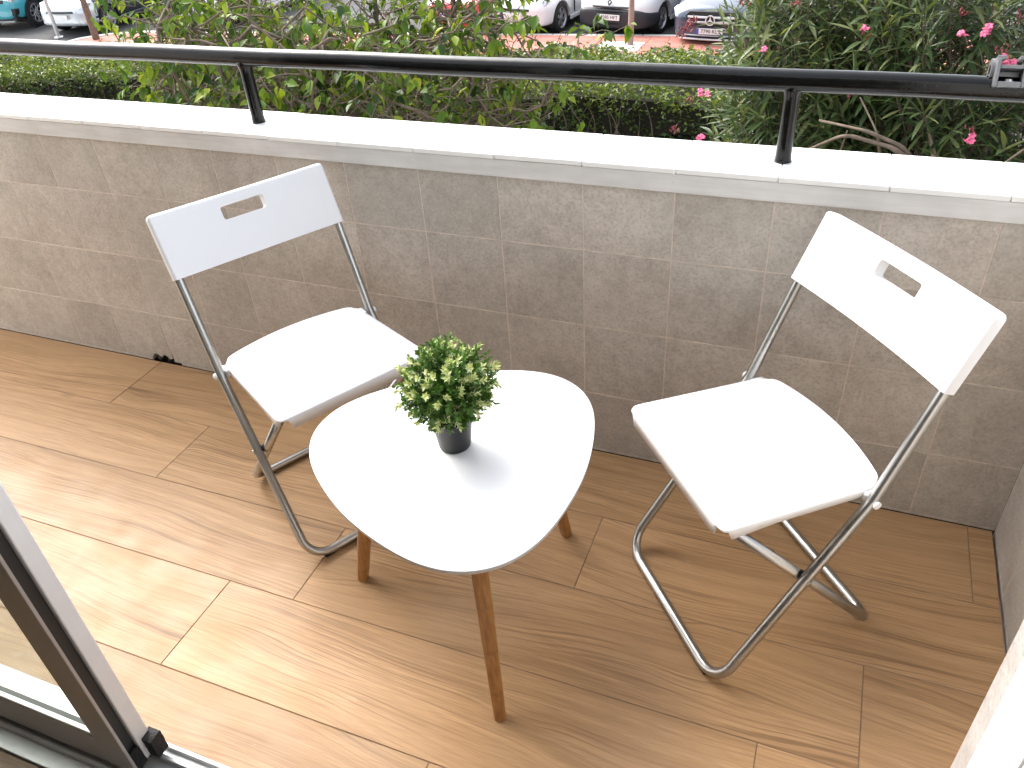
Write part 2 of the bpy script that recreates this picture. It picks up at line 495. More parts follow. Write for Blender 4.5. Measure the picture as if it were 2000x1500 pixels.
def wall_tile(parent, cx, cz, w, h, plane_y, axis='y', mat='stone_tile', poly=None):
    key = (round(w, 4), round(h, 4), mat)
    if poly is None:
        if key not in tile_mesh:
            tile_mesh[key] = MB().box(-w / 2, w / 2, 0, 0.008, -h / 2, h / 2).mesh('tile', M[mat])
        me = tile_mesh[key]
    else:
        Mx = Matrix.Rotation(PI / 2, 4, 'X')
        me = MB().prism(poly, Mx @ Matrix.Translation((0, 0, -0.008)), 0.008).mesh('tile', M[mat])
    o = link('tile', me, None, parent)
    o.matrix_parent_inverse = parent_inv(parent)
    if axis == 'y': o.location = (cx, plane_y + random.uniform(-0.0003, 0.0003), cz)
    else:
        o.location = (plane_y + random.uniform(-0.0004, 0.0004), cx, cz); o.rotation_euler = (0, 0, -PI / 2)
    b = o.modifiers.new('bevel', 'BEVEL'); b.width = 0.0006; b.segments = 1
    return o
G = 0.0014
for r in range(4):
    z0, z1 = ZROW[r], ZROW[r + 1]
    for k in range(-21, 5):
        x0, x1 = k * 0.2, min((k + 1) * 0.2, X_R)
        if x1 <= X_L + 0.01 or x1 - x0 < 0.02: continue
        a, b = x0 + G, x1 - (G if x1 < X_R else 0.001)
        zz0, zz1 = z0 + (G if r else 0.004), z1 - (G if r < 3 else 0.0005)
        w, h = b - a, zz1 - zz0
        if r == 0 and x0 - 1e-6 <= CH0 and CH1 <= x1 + 0.19 and x0 < CH1 and CH0 < x1:
            # broken lower edge
            pts = [(-w / 2, -h / 2)]
            lx0 = max(CH0, a) - (a + b) / 2; lx1 = min(CH1, b) - (a + b) / 2
            jag = [0.002, 0.017, 0.021, 0.016, 0.010, 0.023, 0.019, 0.008, 0.001]
            if lx0 > -w / 2 + 0.001: pts.append((lx0, -h / 2))
            for i, j in enumerate(jag):
                pts.append((lx0 + (lx1 - lx0) * (0.03 + 0.94 * i / (len(jag) - 1)), -h / 2 + j))
            if lx1 < w / 2 - 0.001: pts.append((lx1, -h / 2))
            if lx1 >= w / 2 - 0.001: pts[-1] = (w / 2 - 0.0005, -h / 2 + 0.012)
            else: pts.append((w / 2, -h / 2))
            if lx0 <= -w / 2 + 0.001: pts.pop(0); pts[0] = (-w / 2 + 0.0005, -h / 2 + 0.015)
            pts += [(w / 2, h / 2), (-w / 2, h / 2)]
            wall_tile(par, (a + b) / 2, (zz0 + zz1) / 2, w, h, 0.0, poly=pts)
        else:
            wall_tile(par, (a + b) / 2, (zz0 + zz1) / 2, w, h, 0.0)
for (cx, w_) in ((-1.462, 0.022), (-1.425, 0.014), (-1.392, 0.018)):      # mortar crumbs in the broken place
    bm = bmesh.new(); bmesh.ops.create_icosphere(bm, subdivisions=2, radius=w_ / 2)
    for v in bm.verts: v.co *= random.uniform(0.75, 1.2)
    me = bpy.data.meshes.new('mortar_crumb'); bm.to_mesh(me); bm.free()
    o = link('mortar_crumb', me, M['mortar'], par); o.matrix_parent_inverse = parent_inv(par); o.location = (cx, 0.009, w_ * 0.35)
child(MB().box(X_L, X_R + 0.15, -0.006, 0.157, ZC0, 0.7852), 'coping_band', M['band'], par, bevel=0.002)
cop_me = MB().box(-0.0994, 0.0994, -0.0845, 0.0845, -0.0112, 0).mesh('coping_tile', M['coping'])
for k in range(-21, 6):
    o = link('coping_tile', cop_me, None, par)
    o.matrix_parent_inverse = parent_inv(par); o.location = (k * 0.2 + 0.1, 0.0765 + random.uniform(-.0006, .0006), ZC1 + random.uniform(-.0005, .0005))
    b = o.modifiers.new('bevel', 'BEVEL'); b.width = 0.0014; b.segments = 1
child(MB().box(X_L, X_R + 0.15, 0.1505, 0.154, -0.25, ZC0 - 0.001), 'outer_render', M['plaster'], par)

# end wall on the right
endw = empty('end_wall', (X_R + 0.06, -0.55, 0), 0, 'tiled side wall closing the right end of the balcony', 'wall')
child(MB().box(X_R + 0.0007, X_R + 0.15, Y_DOOR - 0.01, 0.0, -0.02, ZC0), 'core', M['grout'], endw)  # unseen top kept low so more light comes in from the right
for r, (z0, z1) in enumerate([(0, .1857), (.1857, .3857), (.3857, .5857), (.5857, ZC0)]):
    for k in range(6):
        y1, y0 = -k * 0.2 - 0.002, max(-(k + 1) * 0.2, Y_DOOR)
        if y1 - y0 < 0.02: continue
        wall_tile(endw, (y0 + y1) / 2, (z0 + z1) / 2 + 0.001, y1 - y0 - 2 * G, z1 - z0 - 2 * G, X_R, axis='x')
child(MB().box(X_R - 0.006, X_R + 0.15, Y_DOOR - 0.01, -0.009, ZC0, 0.7852), 'coping_band', M['band'], endw, bevel=0.002)
for k in range(6):
    y1, y0 = -k * 0.2 - 0.010, max(-(k + 1) * 0.2 - 0.009, Y_DOOR - 0.01)
    if y1 - y0 < 0.02: continue
    child(MB().box(X_R - 0.008, X_R + 0.152, y0 + .0006, y1 - .0006, 0.7854, ZC1), 'coping_tile', M['coping'], endw, bevel=0.0014)

# ------------------------------------------------------------------ house wall with the sliding door opening
DX0, DX1, YF = -1.85, 0.69, -1.085  # wall height, opening and whiteness set to bounce more light onto the parapet
hw = empty('house_wall', (1.2, -1.25, 0), 0, 'house front with tile-clad door jamb at the right edge', 'wall')
hb = MB().box(DX1 + 0.010, 1.13, -1.34, YF - 0.002, -0.25, 2.45)
hb.box(X_L, DX0, -1.34, YF, -0.25, 2.45); hb.box(DX0, DX1 + 0.010, -1.34, YF, 2.25, 2.45)
hb.box(X_L, 1.13, -1.34, YF, -2.9, -0.252)
child(hb, 'masonry', M['plaster'], hw)
for i, (z0, z1) in enumerate([(0.02, 0.31), (0.313, 0.63), (0.633, 0.93), (0.933, 1.24), (1.243, 1.55), (1.553, 1.86), (1.863, 2.249)]):
    o = wall_tile(hw, (YF - 1.121) / 2 - 0.0, (z0 + z1) / 2, 0.036, z1 - z0, DX1, axis='x', mat='pale_tile')
jamb = MB().box(DX1 - 0.004, DX1 + 0.009, -1.19, -1.122, 0.0, 2.249)
child(jamb, 'door_jamb', M['alu_white'], hw, bevel=0.002)
child(MB().box(DX1 - 0.002, DX1 + 0.009, -1.34, -1.191, 0.0, 2.249), 'reveal_lining', M['alu_white'], hw)
tr = MB().box(DX0, DX1 - 0.02, -1.19, Y_DOOR - 0.002, -0.02, 0.008)
for yy in (-1.079, -1.100, -1.155): tr.box(DX0, DX1 - 0.02, yy - 0.004, yy + 0.004, 0.008, 0.022)
child(tr, 'door_track', M['alu_track'], hw, bevel=0.0015)

# balcony slab and room behind the camera
slab = MB().box(X_L, X_R + 0.15, -1.08, 0.149, -0.42, -0.253).build('balcony_slab', M['plaster']); tag(slab, kind='structure')
rf = MB().box(-4.0, 1.6, -4.6, -1.192, -0.05, 0.0).build('room_floor', M['room_floor']); tag(rf, kind='structure')
rc = MB().box(-4.0, 1.6, -4.6, -1.345, 2.35, 2.45).build('room_ceiling', M['room_wall']); tag(rc, kind='structure')
rw = MB().box(-4.0, 1.6, -4.7, -4.602, 0.0, 2.35); rw.box(-4.1, -4.002, -4.6, -1.345, 0.0, 2.35); rw.box(1.602, 1.7, -4.6, -1.345, 0.0, 2.35)
rw.box(1.132, 1.6, -1.343, -1.25, 0.0, 2.35)
rwo = rw.build('room_wall', M['room_wall']); tag(rwo, kind='structure')

# ------------------------------------------------------------------ sliding door panel
door = empty('sliding_door', (-1.1, -1.12, 0.02), 0, 'sliding glass door with aluminium frame at the lower left', 'door')
PX0, PX1 = -1.75, -0.50
PZ0, PZ1 = 0.024, 2.2
st = MB().box(PX1 - 0.062, PX1, -1.1175, -1.0885, PZ0 + 0.004, PZ1)
child(st, 'outer_stile', M['alu_white'], door, bevel=0.003, bseg=3)
child(MB().box(PX1 - 0.055, PX1 - 0.009, -1.1402, -1.1177, PZ0 + 0.01, PZ1 - 0.01), 'gasket', M['gasket'], door)
s2 = MB().box(PX1 - 0.062, PX1 + 0.004, -1.1465, -1.1404, PZ0, PZ1)
child(s2, 'stile', M['trim_shaded_frame'], door, bevel=0.0012)
child(MB().box(PX0, PX0 + 0.06, -1.1465, -1.0885, PZ0, PZ1), 'stile', M['trim_shaded_frame'], door, bevel=0.002)
br = MB().box(PX0 + 0.0605, PX1 - 0.0625, -1.1462, -1.0887, PZ0 + 0.002, 0.115)
child(br, 'bottom_rail', M['trim_shaded_frame'], door, bevel=0.002)
child(MB().box(PX0 + 0.0605, PX1 - 0.0625, -1.1462, -1.0887, PZ1 - 0.075, PZ1), 'top_rail', M['trim_shaded_frame'], door, bevel=0.002)
bead = MB().box(PX0 + 0.061, PX1 - 0.063, -1.1445, -1.136, 0.1152, 0.1225)
child(bead, 'glazing_bead', M['alu_white'], door, bevel=0.001)
child(MB().box(PX0 + 0.061, PX1 - 0.063, -1.135, -1.127, 0.1152, 0.120), 'glass_seal', M['gasket'], door)
child(MB().box(PX0 + 0.061, PX1 - 0.063, -1.1250, -1.1190, 0.1153, PZ1 - 0.076), 'glass_pane', M['glass'], door)
# worn black brush stopper at the foot of the stile
def lumpy_box(x0, x1, y0, y1, z0, z1, amt, cuts=5, seed=1):
    bm = bmesh.new(); bmesh.ops.create_cube(bm, size=1)
    bmesh.ops.subdivide_edges(bm, edges=bm.edges[:], cuts=cuts, use_grid_fill=True)
    rr = random.Random(seed)
    for v in bm.verts:
        v.co = Vector((x0 + (v.co.x + .5) * (x1 - x0), y0 + (v.co.y + .5) * (y1 - y0), z0 + (v.co.z + .5) * (z1 - z0)))
        v.co += Vector((rr.uniform(-1, 1), rr.uniform(-1, 1), rr.uniform(-1, 1))) * amt
    me = bpy.data.meshes.new('block'); bm.to_mesh(me); bm.free(); return me
o = link('end_stopper', lumpy_box(-0.504, -0.478, -1.1085, -1.083, 0.030, 0.082, 0.0006), M['rubber'], door); o.matrix_parent_inverse = parent_inv(door)
o = link('brush_seal', lumpy_box(-0.506, -0.4985, -1.1385, -1.119, 0.026, 0.075, 0.0016, seed=3), M['rubber'], door); o.matrix_parent_inverse = parent_inv(door)

# ------------------------------------------------------------------ railing
rail = empty('railing', (-0.4, 0.078, ZC1), 0, 'glossy black painted pipe handrail standing on the white coping', 'railing')
RZ, RY = 0.9555, 0.078
pts = [Vector((X_L + i * 0.012, RY + 0.0005 * math.sin(i * 0.21), RZ + 0.0006 * math.sin(i * 0.13))) for i in range(int((X_R + 0.02 - X_L) / 0.012) + 1)]
radii = [0.0213 + random.uniform(-0.00018, 0.00018) for _ in pts]
child(MB().tube(pts, radii, 22), 'handrail', M['black_paint'], rail, smooth=True)
for px in (-2.166, -0.884, 0.398):
    pr = [Vector((px, RY, z)) for z in np.linspace(ZC1 - 0.003, RZ - 0.008, 18)]
    rd = [0.0158] * len(pr)
    rd[0] = 0.0185; rd[1] = 0.0165
    rd[-1] = 0.021; rd[-2] = 0.0195; rd[-3] = 0.0165
    child(MB().tube(pr, rd, 20), 'post', M['black_paint'], rail, smooth=True)

# awning arm clamp on the rail
cl = empty('awning_clamp', (0.752, RY, RZ + 0.02), 0, 'small black metal clamp with a bolt on the right end of the handrail', 'clamp')
M['clamp'] = simple('clamp_metal', (0.20, 0.205, 0.215), 0.36, metal=0.5, var=0.15, vscale=40)
def tilt(mb): return mb
cb = MB()
# window frame: two cheeks, sill, head
T0 = Matrix.Rotation(math.radians(-24), 4, 'X')
def bx(mb, x0, x1, y0, y1, z0, z1, T):
    vs = [T @ Vector(p) for p in ((x0, y0, z0), (x1, y0, z0), (x1, y1, z0), (x0, y1, z0), (x0, y0, z1), (x1, y0, z1), (x1, y1, z1), (x0, y1, z1))]
    mb.add(vs, [(0, 3, 2, 1), (4, 5, 6, 7), (0, 1, 5, 4), (1, 2, 6, 5), (2, 3, 7, 6), (3, 0, 4, 7)])
bx(cb, -0.027, -0.0205, -0.034, 0.010, -0.022, 0.030, T0); bx(cb, 0.0205, 0.027, -0.034, 0.010, -0.022, 0.030, T0)
bx(cb, -0.0203, 0.0203, -0.034, 0.010, -0.022, -0.012, T0); bx(cb, -0.0203, 0.0203, -0.030, 0.008, 0.012, 0.019, T0)
bx(cb, -0.0203, 0.0203, 0.002, 0.010, -0.0118, 0.0118, T0)
bx(cb, -0.027, -0.012, -0.020, 0.008, 0.0302, 0.038, T0); bx(cb, 0.012, 0.027, -0.020, 0.008, 0.0302, 0.038, T0)
cl.scale = (0.88, 0.88, 0.88)
cbo = cb.build('clamp_body', M['clamp'], cl, bevel=0.0015)
RM = Matrix.Translation((-0.029, 0.018, 0.006)) @ Matrix.Rotation(PI / 2, 4, 'Y')
ring = MB().lathe([(0.013, -0.004), (0.024, -0.004), (0.024, 0.004), (0.013, 0.004), (0.013, -0.004)], 24, RM, False, False)
ring.build('clamp_ring', M['clamp'], cl, auto=40)
BM = T0 @ Matrix.Translation((0, -0.018, -0.013)) @ Matrix.Rotation(0, 4, 'X')
bolt = MB().lathe([(0.0145, 0), (0.0145, 0.0015), (0.008, 0.002), (0.008, 0.006), (0.0065, 0.0075)], 20, BM)
bolt.build('bolt', M['steel'], cl, auto=40)
bx(bl := MB(), -0.026, 0.026, 0.0, 0.030, -0.030, -0.0222, T0); bl.build('clamp_foot', M['clamp'], cl, bevel=0.002)
cable = MB()
cable.tube([Vector((0.772, RY + 0.012, RZ + 0.026)), Vector((0.86, RY + 0.012, RZ + 0.027)), Vector((0.985, RY + 0.012, RZ + 0.028))], 0.0045, 10)
tag(cable.build('awning_bar', M['black_paint'], smooth=True), 'thin black bar running right from the handrail clamp', 'bar')
M['cord'] = simple('pale_cord', (0.70, 0.70, 0.68), 0.6)
tag(MB().tube([Vector((0.772, RY - 0.002, RZ + 0.017)), Vector((0.87, RY - 0.001, RZ + 0.0165)), Vector((0.985, RY, RZ + 0.019))], 0.0028, 8).build('cord', M['cord'], smooth=True),
    'pale cord below the thin black bar at the handrail clamp', 'cord')

# ------------------------------------------------------------------ folding chairs
TR = 0.0102
W, D, WR = 0.196, 0.3665, 0.1735
def make_chair():
    t = empty('folding_chair')
    K = (-0.2627, 0.4144); A = (-0.3463, 0.6233); Tt = (-0.4049, 0.7533)
    # main frame: up-rights and the front floor bar, one bent tube
    def side(s): return [Vector((s * W, Tt[0] + 0.012, Tt[1] - 0.018)), Vector((s * W, A[0], A[1])), Vector((s * W, K[0], K[1])), Vector((s * W, 0.0, TR + 0.0015))]
    a = side(1); b = side(-1)[::-1]
    path = fillet(a[:3] + [a[3]] + [b[0]] + b[1:], 0.055, 9)
    mf = MB().tube(path, TR, 16); mf.build('main_frame', M['steel'], t, smooth=True)
    # rear frame
    top = Vector((0, -0.012, 0.408))
    rp = [Vector((WR, top.y, top.z)), Vector((WR, -D, TR + 0.0015)), Vector((-WR, -D, TR + 0.0015)), Vector((-WR, top.y, top.z))]
    MB().tube(fillet(rp, 0.045, 9), TR, 16).build('rear_frame', M['steel'], t, smooth=True)
    # pivots where the frames cross
    for s in (1, -1):
        MX = Matrix.Translation((s * 0.1838, -0.1575, 0.252)) @ Matrix.Rotation(PI / 2, 4, 'Y')
        MB().lathe([(0.0085, -0.006), (0.0085, 0.006)], 16, MX).build('pivot_spacer', M['black_plastic'], t, auto=40)
        MX = Matrix.Translation((s * (W + TR + 0.0005), -0.1575, 0.252)) @ Matrix.Rotation(PI / 2, 4, 'Y')
        MB().lathe([(0.003, -0.002), (0.0055, -0.001), (0.0055, 0.001), (0.003, 0.002)], 14, MX).build('rivet', M['steel'], t, auto=40)
        MX = Matrix.Translation((s * (W + TR + 0.002), -0.262, 0.412)) @ Matrix.Rotation(PI / 2, 4, 'Y')
        MB().lathe([(0.004, -0.003), (0.0075, -0.002), (0.0075, 0.002), (0.004, 0.0045)], 16, MX).build('hinge_cap', M['white_plastic'], t, auto=40)
    for s in (1, -1):                                     # floor glides
        for yy, ww in ((0.0, W - 0.045), (-D, WR - 0.04)):
            MB().box(s * ww - 0.012, s * ww + 0.012, yy - 0.006, yy + 0.006, 0.0, 0.004).build('floor_glide', M['black_plastic'], t, bevel=0.001)
    # seat: shallow dished plastic shell with turned-down rim
    NX, NY = 40, 36
    y_f, y_b = 0.018, -0.296
    zf, zb = 0.4318, 0.4225
    def outline_w(v):                                      # half width along the depth v 0 front .. 1 back
        return 0.1815 + (0.1755 - 0.1815) * v
    vs = []; idx = {}
    for j in range(NY + 1):
        for i in range(NX + 1):
            u = i / NX * 2 - 1; v = j / NY
            # square to rounded corners
            hw_ = outline_w(v)
            x = u * hw_
            yb_curve = y_b - 0.030 * (1 - u * u)
            y = y_f + (yb_curve - y_f) * v
            # round the plan corners
            rc = 0.016 if v < 0.5 else 0.028
            dx = max(0, abs(x) - (hw_ - rc))
            df = max(0, (y - (y_f - rc))); db = max(0, ((yb_curve + rc) - y))
            dd = max(df, db)
            if dx > 0 and dd > 0:
                l = math.hypot(dx, dd); mx = max(dx, dd)
                k = mx / l
                x = math.copysign(hw_ - rc + dx * k, x)
                if df > 0: y = y_f - rc + df * k
                else: y = yb_curve + rc - db * k
            z = zf + (zb - zf) * v - 0.0012 * (1 - u * u) * math.sin(PI * min(1, v * 1.1))
            # front edge rolls down
            if v < 0.04: z -= 0.0022 * (1 - v / 0.04) ** 2
            if abs(u) > 0.97: z -= 0.0015 * ((abs(u) - 0.97) / 0.03) ** 2
            idx[(i, j)] = len(vs); vs.append((x, y, z))
    fs = []
    for j in range(NY):
        for i in range(NX):
            fs.append((idx[(i, j)], idx[(i + 1, j)], idx[(i + 1, j + 1)], idx[(i, j + 1)]))
    # rim
    loop = [(i, 0) for i in range(NX + 1)] + [(NX, j) for j in range(1, NY + 1)] + [(i, NY) for i in range(NX - 1, -1, -1)] + [(0, j) for j in range(NY - 1, 0, -1)]
    base = len(vs); n = len(loop)
    cx0, cy0 = 0, (y_f + y_b) / 2
    for stage, (dz, g) in enumerate(((0.0022, 0.0016), (0.0145, 0.0022))):
        for (i, j) in loop:
            x, y, z = vs[idx[(i, j)]]
            d = Vector((x - cx0, y - cy0)); 
            nx = (1 if i == NX else -1 if i == 0 else 0); ny = (1 if j == 0 else -1 if j == NY else 0)
            nn = Vector((nx, ny)); nn = nn.normalized() if nn.length else nn
            drop = dz
            if stage == 1:
                u = abs(i / NX * 2 - 1)
                if j == 0: drop = 0.029 if u < 0.86 else 0.004     # front lip, notched where the tube enters
                elif j <= 1 and i in (0, NX): drop = 0.005
                elif j <= 12 and i in (0, NX): drop = 0.025 - 0.0009 * j
            vs.append((x + nn.x * g, y + nn.y * g, z - drop))
    for st_ in range(2):
        for k in range(n):
            k2 = (k + 1) % n
            if st_ == 0: a0, a1 = idx[loop[k]], idx[loop[k2]]
            else: a0, a1 = base + k, base + k2
            b0, b1 = base + st_ * n + k, base + st_ * n + k2
            fs.append((a1, a0, b0, b1))
    mb = MB(); mb.add(vs, fs)
    so = mb.build('seat', M['white_plastic'], t, auto=48)
    sol = so.modifiers.new('solid', 'SOLIDIFY'); sol.thickness = 0.0035; sol.offset = 1
    # seat brackets beside the up-rights
    for s in (1, -1):
        MB().box(s * 0.1795 - 0.006, s * 0.1795 + 0.006, -0.286, -0.256, 0.399, 0.4185).build('seat_bracket', M['white_plastic'], t, bevel=0.004)
    # backrest panel with a hand slot
    NXb, NYb = 132, 48
    Hh = 0.5 * 0.1435
    Wb, Wt_ = 0.2075, 0.2075
    sx, sy, scy, srr = 0.051, 0.0150, 0.0305, 0.006         # slot half size, centre above middle, corner radius
    def sdf(x, y):
        qx, qy = abs(x) - (sx - srr), abs(y - scy) - (sy - srr)
        return math.hypot(max(qx, 0), max(qy, 0)) + min(max(qx, qy), 0) - srr
    g = {}; P2 = []
    for j in range(NYb + 1):
        for i in range(NXb + 1):
            x = (i / NXb * 2 - 1) * Wb; y = (j / NYb * 2 - 1) * Hh
            rc = 0.010
            dx = max(0, abs(x) - (Wb - rc)); dy = max(0, abs(y) - (Hh - rc))
            if dx > 0 and dy > 0 and y > 0:
                l = math.hypot(dx, dy); mx = max(dx, dy)
                x = math.copysign(Wb - rc + dx * mx / l, x); y = math.copysign(Hh - rc + dy * mx / l, y)
            P2.append([x, y]); g[(i, j)] = len(P2) - 1
    keep = []
    for j in range(NYb):
        for i in range(NXb):
            q = [g[(i, j)], g[(i + 1, j)], g[(i + 1, j + 1)], g[(i, j + 1)]]
            c = np.mean([P2[k] for k in q], axis=0)
            if sdf(c[0], c[1]) > 0: keep.append(q)
    cell = 2 * Wb / NXb
    used = {}
    for q in keep:
        for k in q: used[k] = used.get(k, 0) + 1
    for k in used:                                          # snap the slot border to the rounded rectangle
        x, y = P2[k]
        d = sdf(x, y)
        if abs(d) < cell * 1.05 and used[k] < 4 and abs(y) < Hh - 0.004:
            e = 1e-4
            gx = (sdf(x + e, y) - sdf(x - e, y)) / (2 * e); gy = (sdf(x, y + e) - sdf(x, y - e)) / (2 * e)
            P2[k] = [x - gx * d, y - gy * d]
    mid = Vector((0, (A[0] + Tt[0]) / 2, (A[1] + Tt[1]) / 2))
    upv = Vector((0, Tt[0] - A[0], Tt[1] - A[1])).normalized()
    fwd = Vector((0, upv.z, -upv.y))
    TH = 0.0125
    vsf = []
    order = sorted(used); new = {k: n_ for n_, k in enumerate(order)}
    def place(x, y, off):
        bow = -0.020 * (1 - (x / Wb) ** 2)                 # middle bows backwards
        # soft side roll
        e = max(0, (abs(x) - (Wb - 0.005)) / 0.005); e2 = max(0, (y - (Hh - 0.006)) / 0.006)
        roll = -0.004 * (e * e + e2 * e2)
        return mid + Vector((x, 0, 0)) + upv * y + fwd * (bow + off + 0.0035 + (roll if off > 0 else 0))
    for k in order: vsf.append(place(*P2[k], TH))
    nF = len(vsf)
    for k in order: vsf.append(place(*P2[k], -TH))
    fsb = [tuple(new[k] for k in q) for q in keep] + [tuple(nF + new[k] for k in q[::-1]) for q in keep]
    ec = {}
    for q in keep:
        for a_, b_ in zip(q, q[1:] + q[:1]): ec[(a_, b_)] = True
    for (a_, b_) in list(ec):
        if (b_, a_) not in ec: fsb.append((new[a_], nF + new[a_], nF + new[b_], new[b_])[::-1])
    mb = MB(); mb.add(vsf, fsb)
    bo = mb.build('backrest', M['white_plastic'], t)
    bm = bmesh.new(); bm.from_mesh(bo.data); bmesh.ops.recalc_face_normals(bm, faces=bm.faces); bm.to_mesh(bo.data); bm.free()
    set_auto(bo.data, 50)
    bv = bo.modifiers.new('bevel', 'BEVEL'); bv.width = 0.0022; bv.segments = 3; bv.limit_method = 'ANGLE'; bv.angle_limit = math.radians(55)
    return t
def pose_chair(o, x, y, head):
    # local: +x = right hand of the sitter, +y = forward
    o.location = (x, y, 0.0); o.rotation_euler = (0, 0, head - PI / 2)
ch1 = make_chair()
pose_chair(ch1, 0.3286, -0.4617, -2.4511)
tag(ch1, 'white folding chair with steel tube frame at the right of the table', 'chair', 'folding chairs by the table')
ch2 = copy_tree(ch1)
pose_chair(ch2, -0.3886, -0.4212, -0.5159)
tag(ch2, 'white folding chair with steel tube frame at the left of the table, behind the plant', 'chair', 'folding chairs by the table')

# ------------------------------------------------------------------ coffee table
TX, TY, TZ = -0.0685, -0.571, 0.445
tb = empty('coffee_table', (TX, TY, 0), 0, 'low white rounded-triangle table on three brown wooden legs', 'table')
TH0 = math.radians(62.33)
def tr_out(th, inset=0.0): return 0.2682 + 0.0259 * math.cos(3 * (th - TH0)) + 0.0032 * math.cos(6 * (th - TH0)) - inset
NS = 144
def ring_pts(inset, z): return [((tr_out(2 * PI * k / NS, inset)) * math.cos(2 * PI * k / NS), (tr_out(2 * PI * k / NS, inset)) * math.sin(2 * PI * k / NS), z) for k in range(NS)]
mb = MB()
rings = [ring_pts(0.0012, TZ), ring_pts(0.0, TZ - 0.0012)]
vs = [p for r in rings for p in r]
mb.add(vs, [tuple(range(NS))] + [(k + NS, (k + 1) % NS + NS, (k + 1) % NS, k) for k in range(NS)])
top = mb.build('table_top', M['white_laminate'], tb, auto=60)
mb = MB()
rings = [ring_pts(0.0002, TZ - 0.0013), ring_pts(0.0002, TZ - 0.008), ring_pts(0.006, TZ - 0.0155), ring_pts(0.02, TZ - 0.0175)]
vs = [p for r in rings for p in r]
fs = []
for s in range(3): fs += [(s * NS + k + NS, s * NS + (k + 1) % NS + NS, s * NS + (k + 1) % NS, s * NS + k) for k in range(NS)]
fs.append(tuple(range(4 * NS - 1, 3 * NS - 1, -1)))
mb.add(vs, fs); edge = mb.build('edge_band', M['mdf_edge'], top, auto=40)
for ang in (184.45, 64.47, -57.95):
    a = math.radians(ang)
    foot = Vector((0.2805 * math.cos(a), 0.2805 * math.sin(a), 0.0)); topp = Vector((0.190 * math.cos(a), 0.190 * math.sin(a), TZ - 0.0175))
    ax = (topp - foot).normalized(); n = 8
    ex = Vector((-math.sin(a), math.cos(a), 0)); ey = ax.cross(ex)
    vs = []
    prof = [(0.0, 0.0085), (0.003, 0.0115), (0.05, 0.0122), (0.5, 0.0148), (1.0, 0.0168)]
    L = (topp - foot).length
    for k, (t_, r_) in enumerate(prof):
        d = t_ if k < 2 else t_ * L
        c = foot + ax * d
        for q in range(16):
            th = 2 * PI * (q + .5) / 16
            rr = r_ / max(abs(math.cos(th)), abs(math.sin(th))) ** 0.55
            vs.append(c + ex * rr * math.cos(th) + ey * rr * math.sin(th))
    for k in range(16):                                    # foot flat on the floor
        v = vs[k]; vs[k] = Vector((v.x, v.y, max(0.0003, min(v.z, 0.0025))))
    fs = [(k * 16 + q, k * 16 + (q + 1) % 16, (k + 1) * 16 + (q + 1) % 16, (k + 1) * 16 + q) for k in range(len(prof) - 1) for q in range(16)]
    fs += [tuple(range(15, -1, -1)), tuple((len(prof) - 1) * 16 + q for q in range(16))]
    lo = MB().add(vs, fs).build('leg', M['bamboo'], tb, auto=35)

# ------------------------------------------------------------------ potted plant
pot_c = Vector((-0.0795, -0.5585, TZ))
pl = empty('potted_plant', pot_c, 0, 'small round artificial shrub with cream tips in a black pot on the table', 'plant')
PH = 0.070
MB().lathe([(0.0265, 0.0006), (0.0296, 0.001), (0.0306, 0.004), (0.0378, PH - 0.010), (0.0392, PH - 0.010), (0.0402, PH), (0.0382, PH), (0.037, PH - 0.012)], 48, None, True, True).build('pot', M['black_plastic'], pl, auto=40)

def leaf_quad(L, Wd, fold=0.25, droop=0.15, n=3):
    """small leaf along +Y, normal +Z: verts, faces"""
    vs = []; fs = []
    for k in range(n + 1):
        t = k / n
        w = Wd * math.sin(PI * min(0.97, 0.06 + t * 0.92)) ** 0.8 * 0.5
        y = L * t; z = -droop * L * t * t
        vs += [(-w, y, z + fold * w), (0, y, z), (w, y, z + fold * w)]
    for k in range(n):
        b = k * 3
        fs += [(b, b + 1, b + 4, b + 3), (b + 1, b + 2, b + 5, b + 4)]
    return vs, fs

def frame_from(dirv, roll=0.0):
    d = dirv.normalized()
    up = Vector((0, 0, 1)) if abs(d.z) < 0.95 else Vector((1, 0, 0))
    x = d.cross(up).normalized(); z = x.cross(d)
    Mx = Matrix((x, d, z)).transposed()
    return Mx @ Matrix.Rotation(roll, 3, 'Y')

def set_tint(me, vals):
    at = me.attributes.new('tint', 'FLOAT', 'POINT'); at.data.foreach_set('value', vals)

def make_sprig(seed, pale):
    r = random.Random(seed); mb = MB(); tint = []
    L = r.uniform(0.034, 0.044)
    mb.tube([Vector((0, 0, -0.03)), Vector((r.uniform(-.003, .003), r.uniform(-.003, .003), L * .5)), Vector((r.uniform(-.005, .005), r.uniform(-.005, .005), L))], 0.0006, 4, False)
    tint += [0.2] * len(mb.v)
    nn = 9
    for k in range(nn):
        t = k / (nn - 1)
        z = L * (0.12 + 0.9 * t)
        for s in range(3):
            a = k * 1.1 + s * 2 * PI / 3 + r.uniform(-.3, .3)
            d = Vector((math.cos(a), math.sin(a), 0.35 + 1.0 * t + r.uniform(-.2, .3)))
            ispale = pale and t > 0.62
            mb.cur = 1 if ispale else 0
            ll = r.uniform(0.0076, 0.0118) * (1.0 if not ispale else 1.02)
            v, f = leaf_quad(ll, ll * 0.48, 0.3, 0.1, 2)
            Mx = frame_from(d, r.uniform(-.5, .5))
            mb.add([Mx @ Vector(p) + Vector((0, 0, z)) for p in v], f)
            tint += [min(1, max(0, r.uniform(0, .7) + 0.3 * t))] * len(v)
    me = mb.mesh('sprig', [M['sprig_leaf'], M['sprig_pale']])
    set_tint(me, tint); me.polygons.foreach_set('use_smooth', [True] * len(me.polygons))
    return me
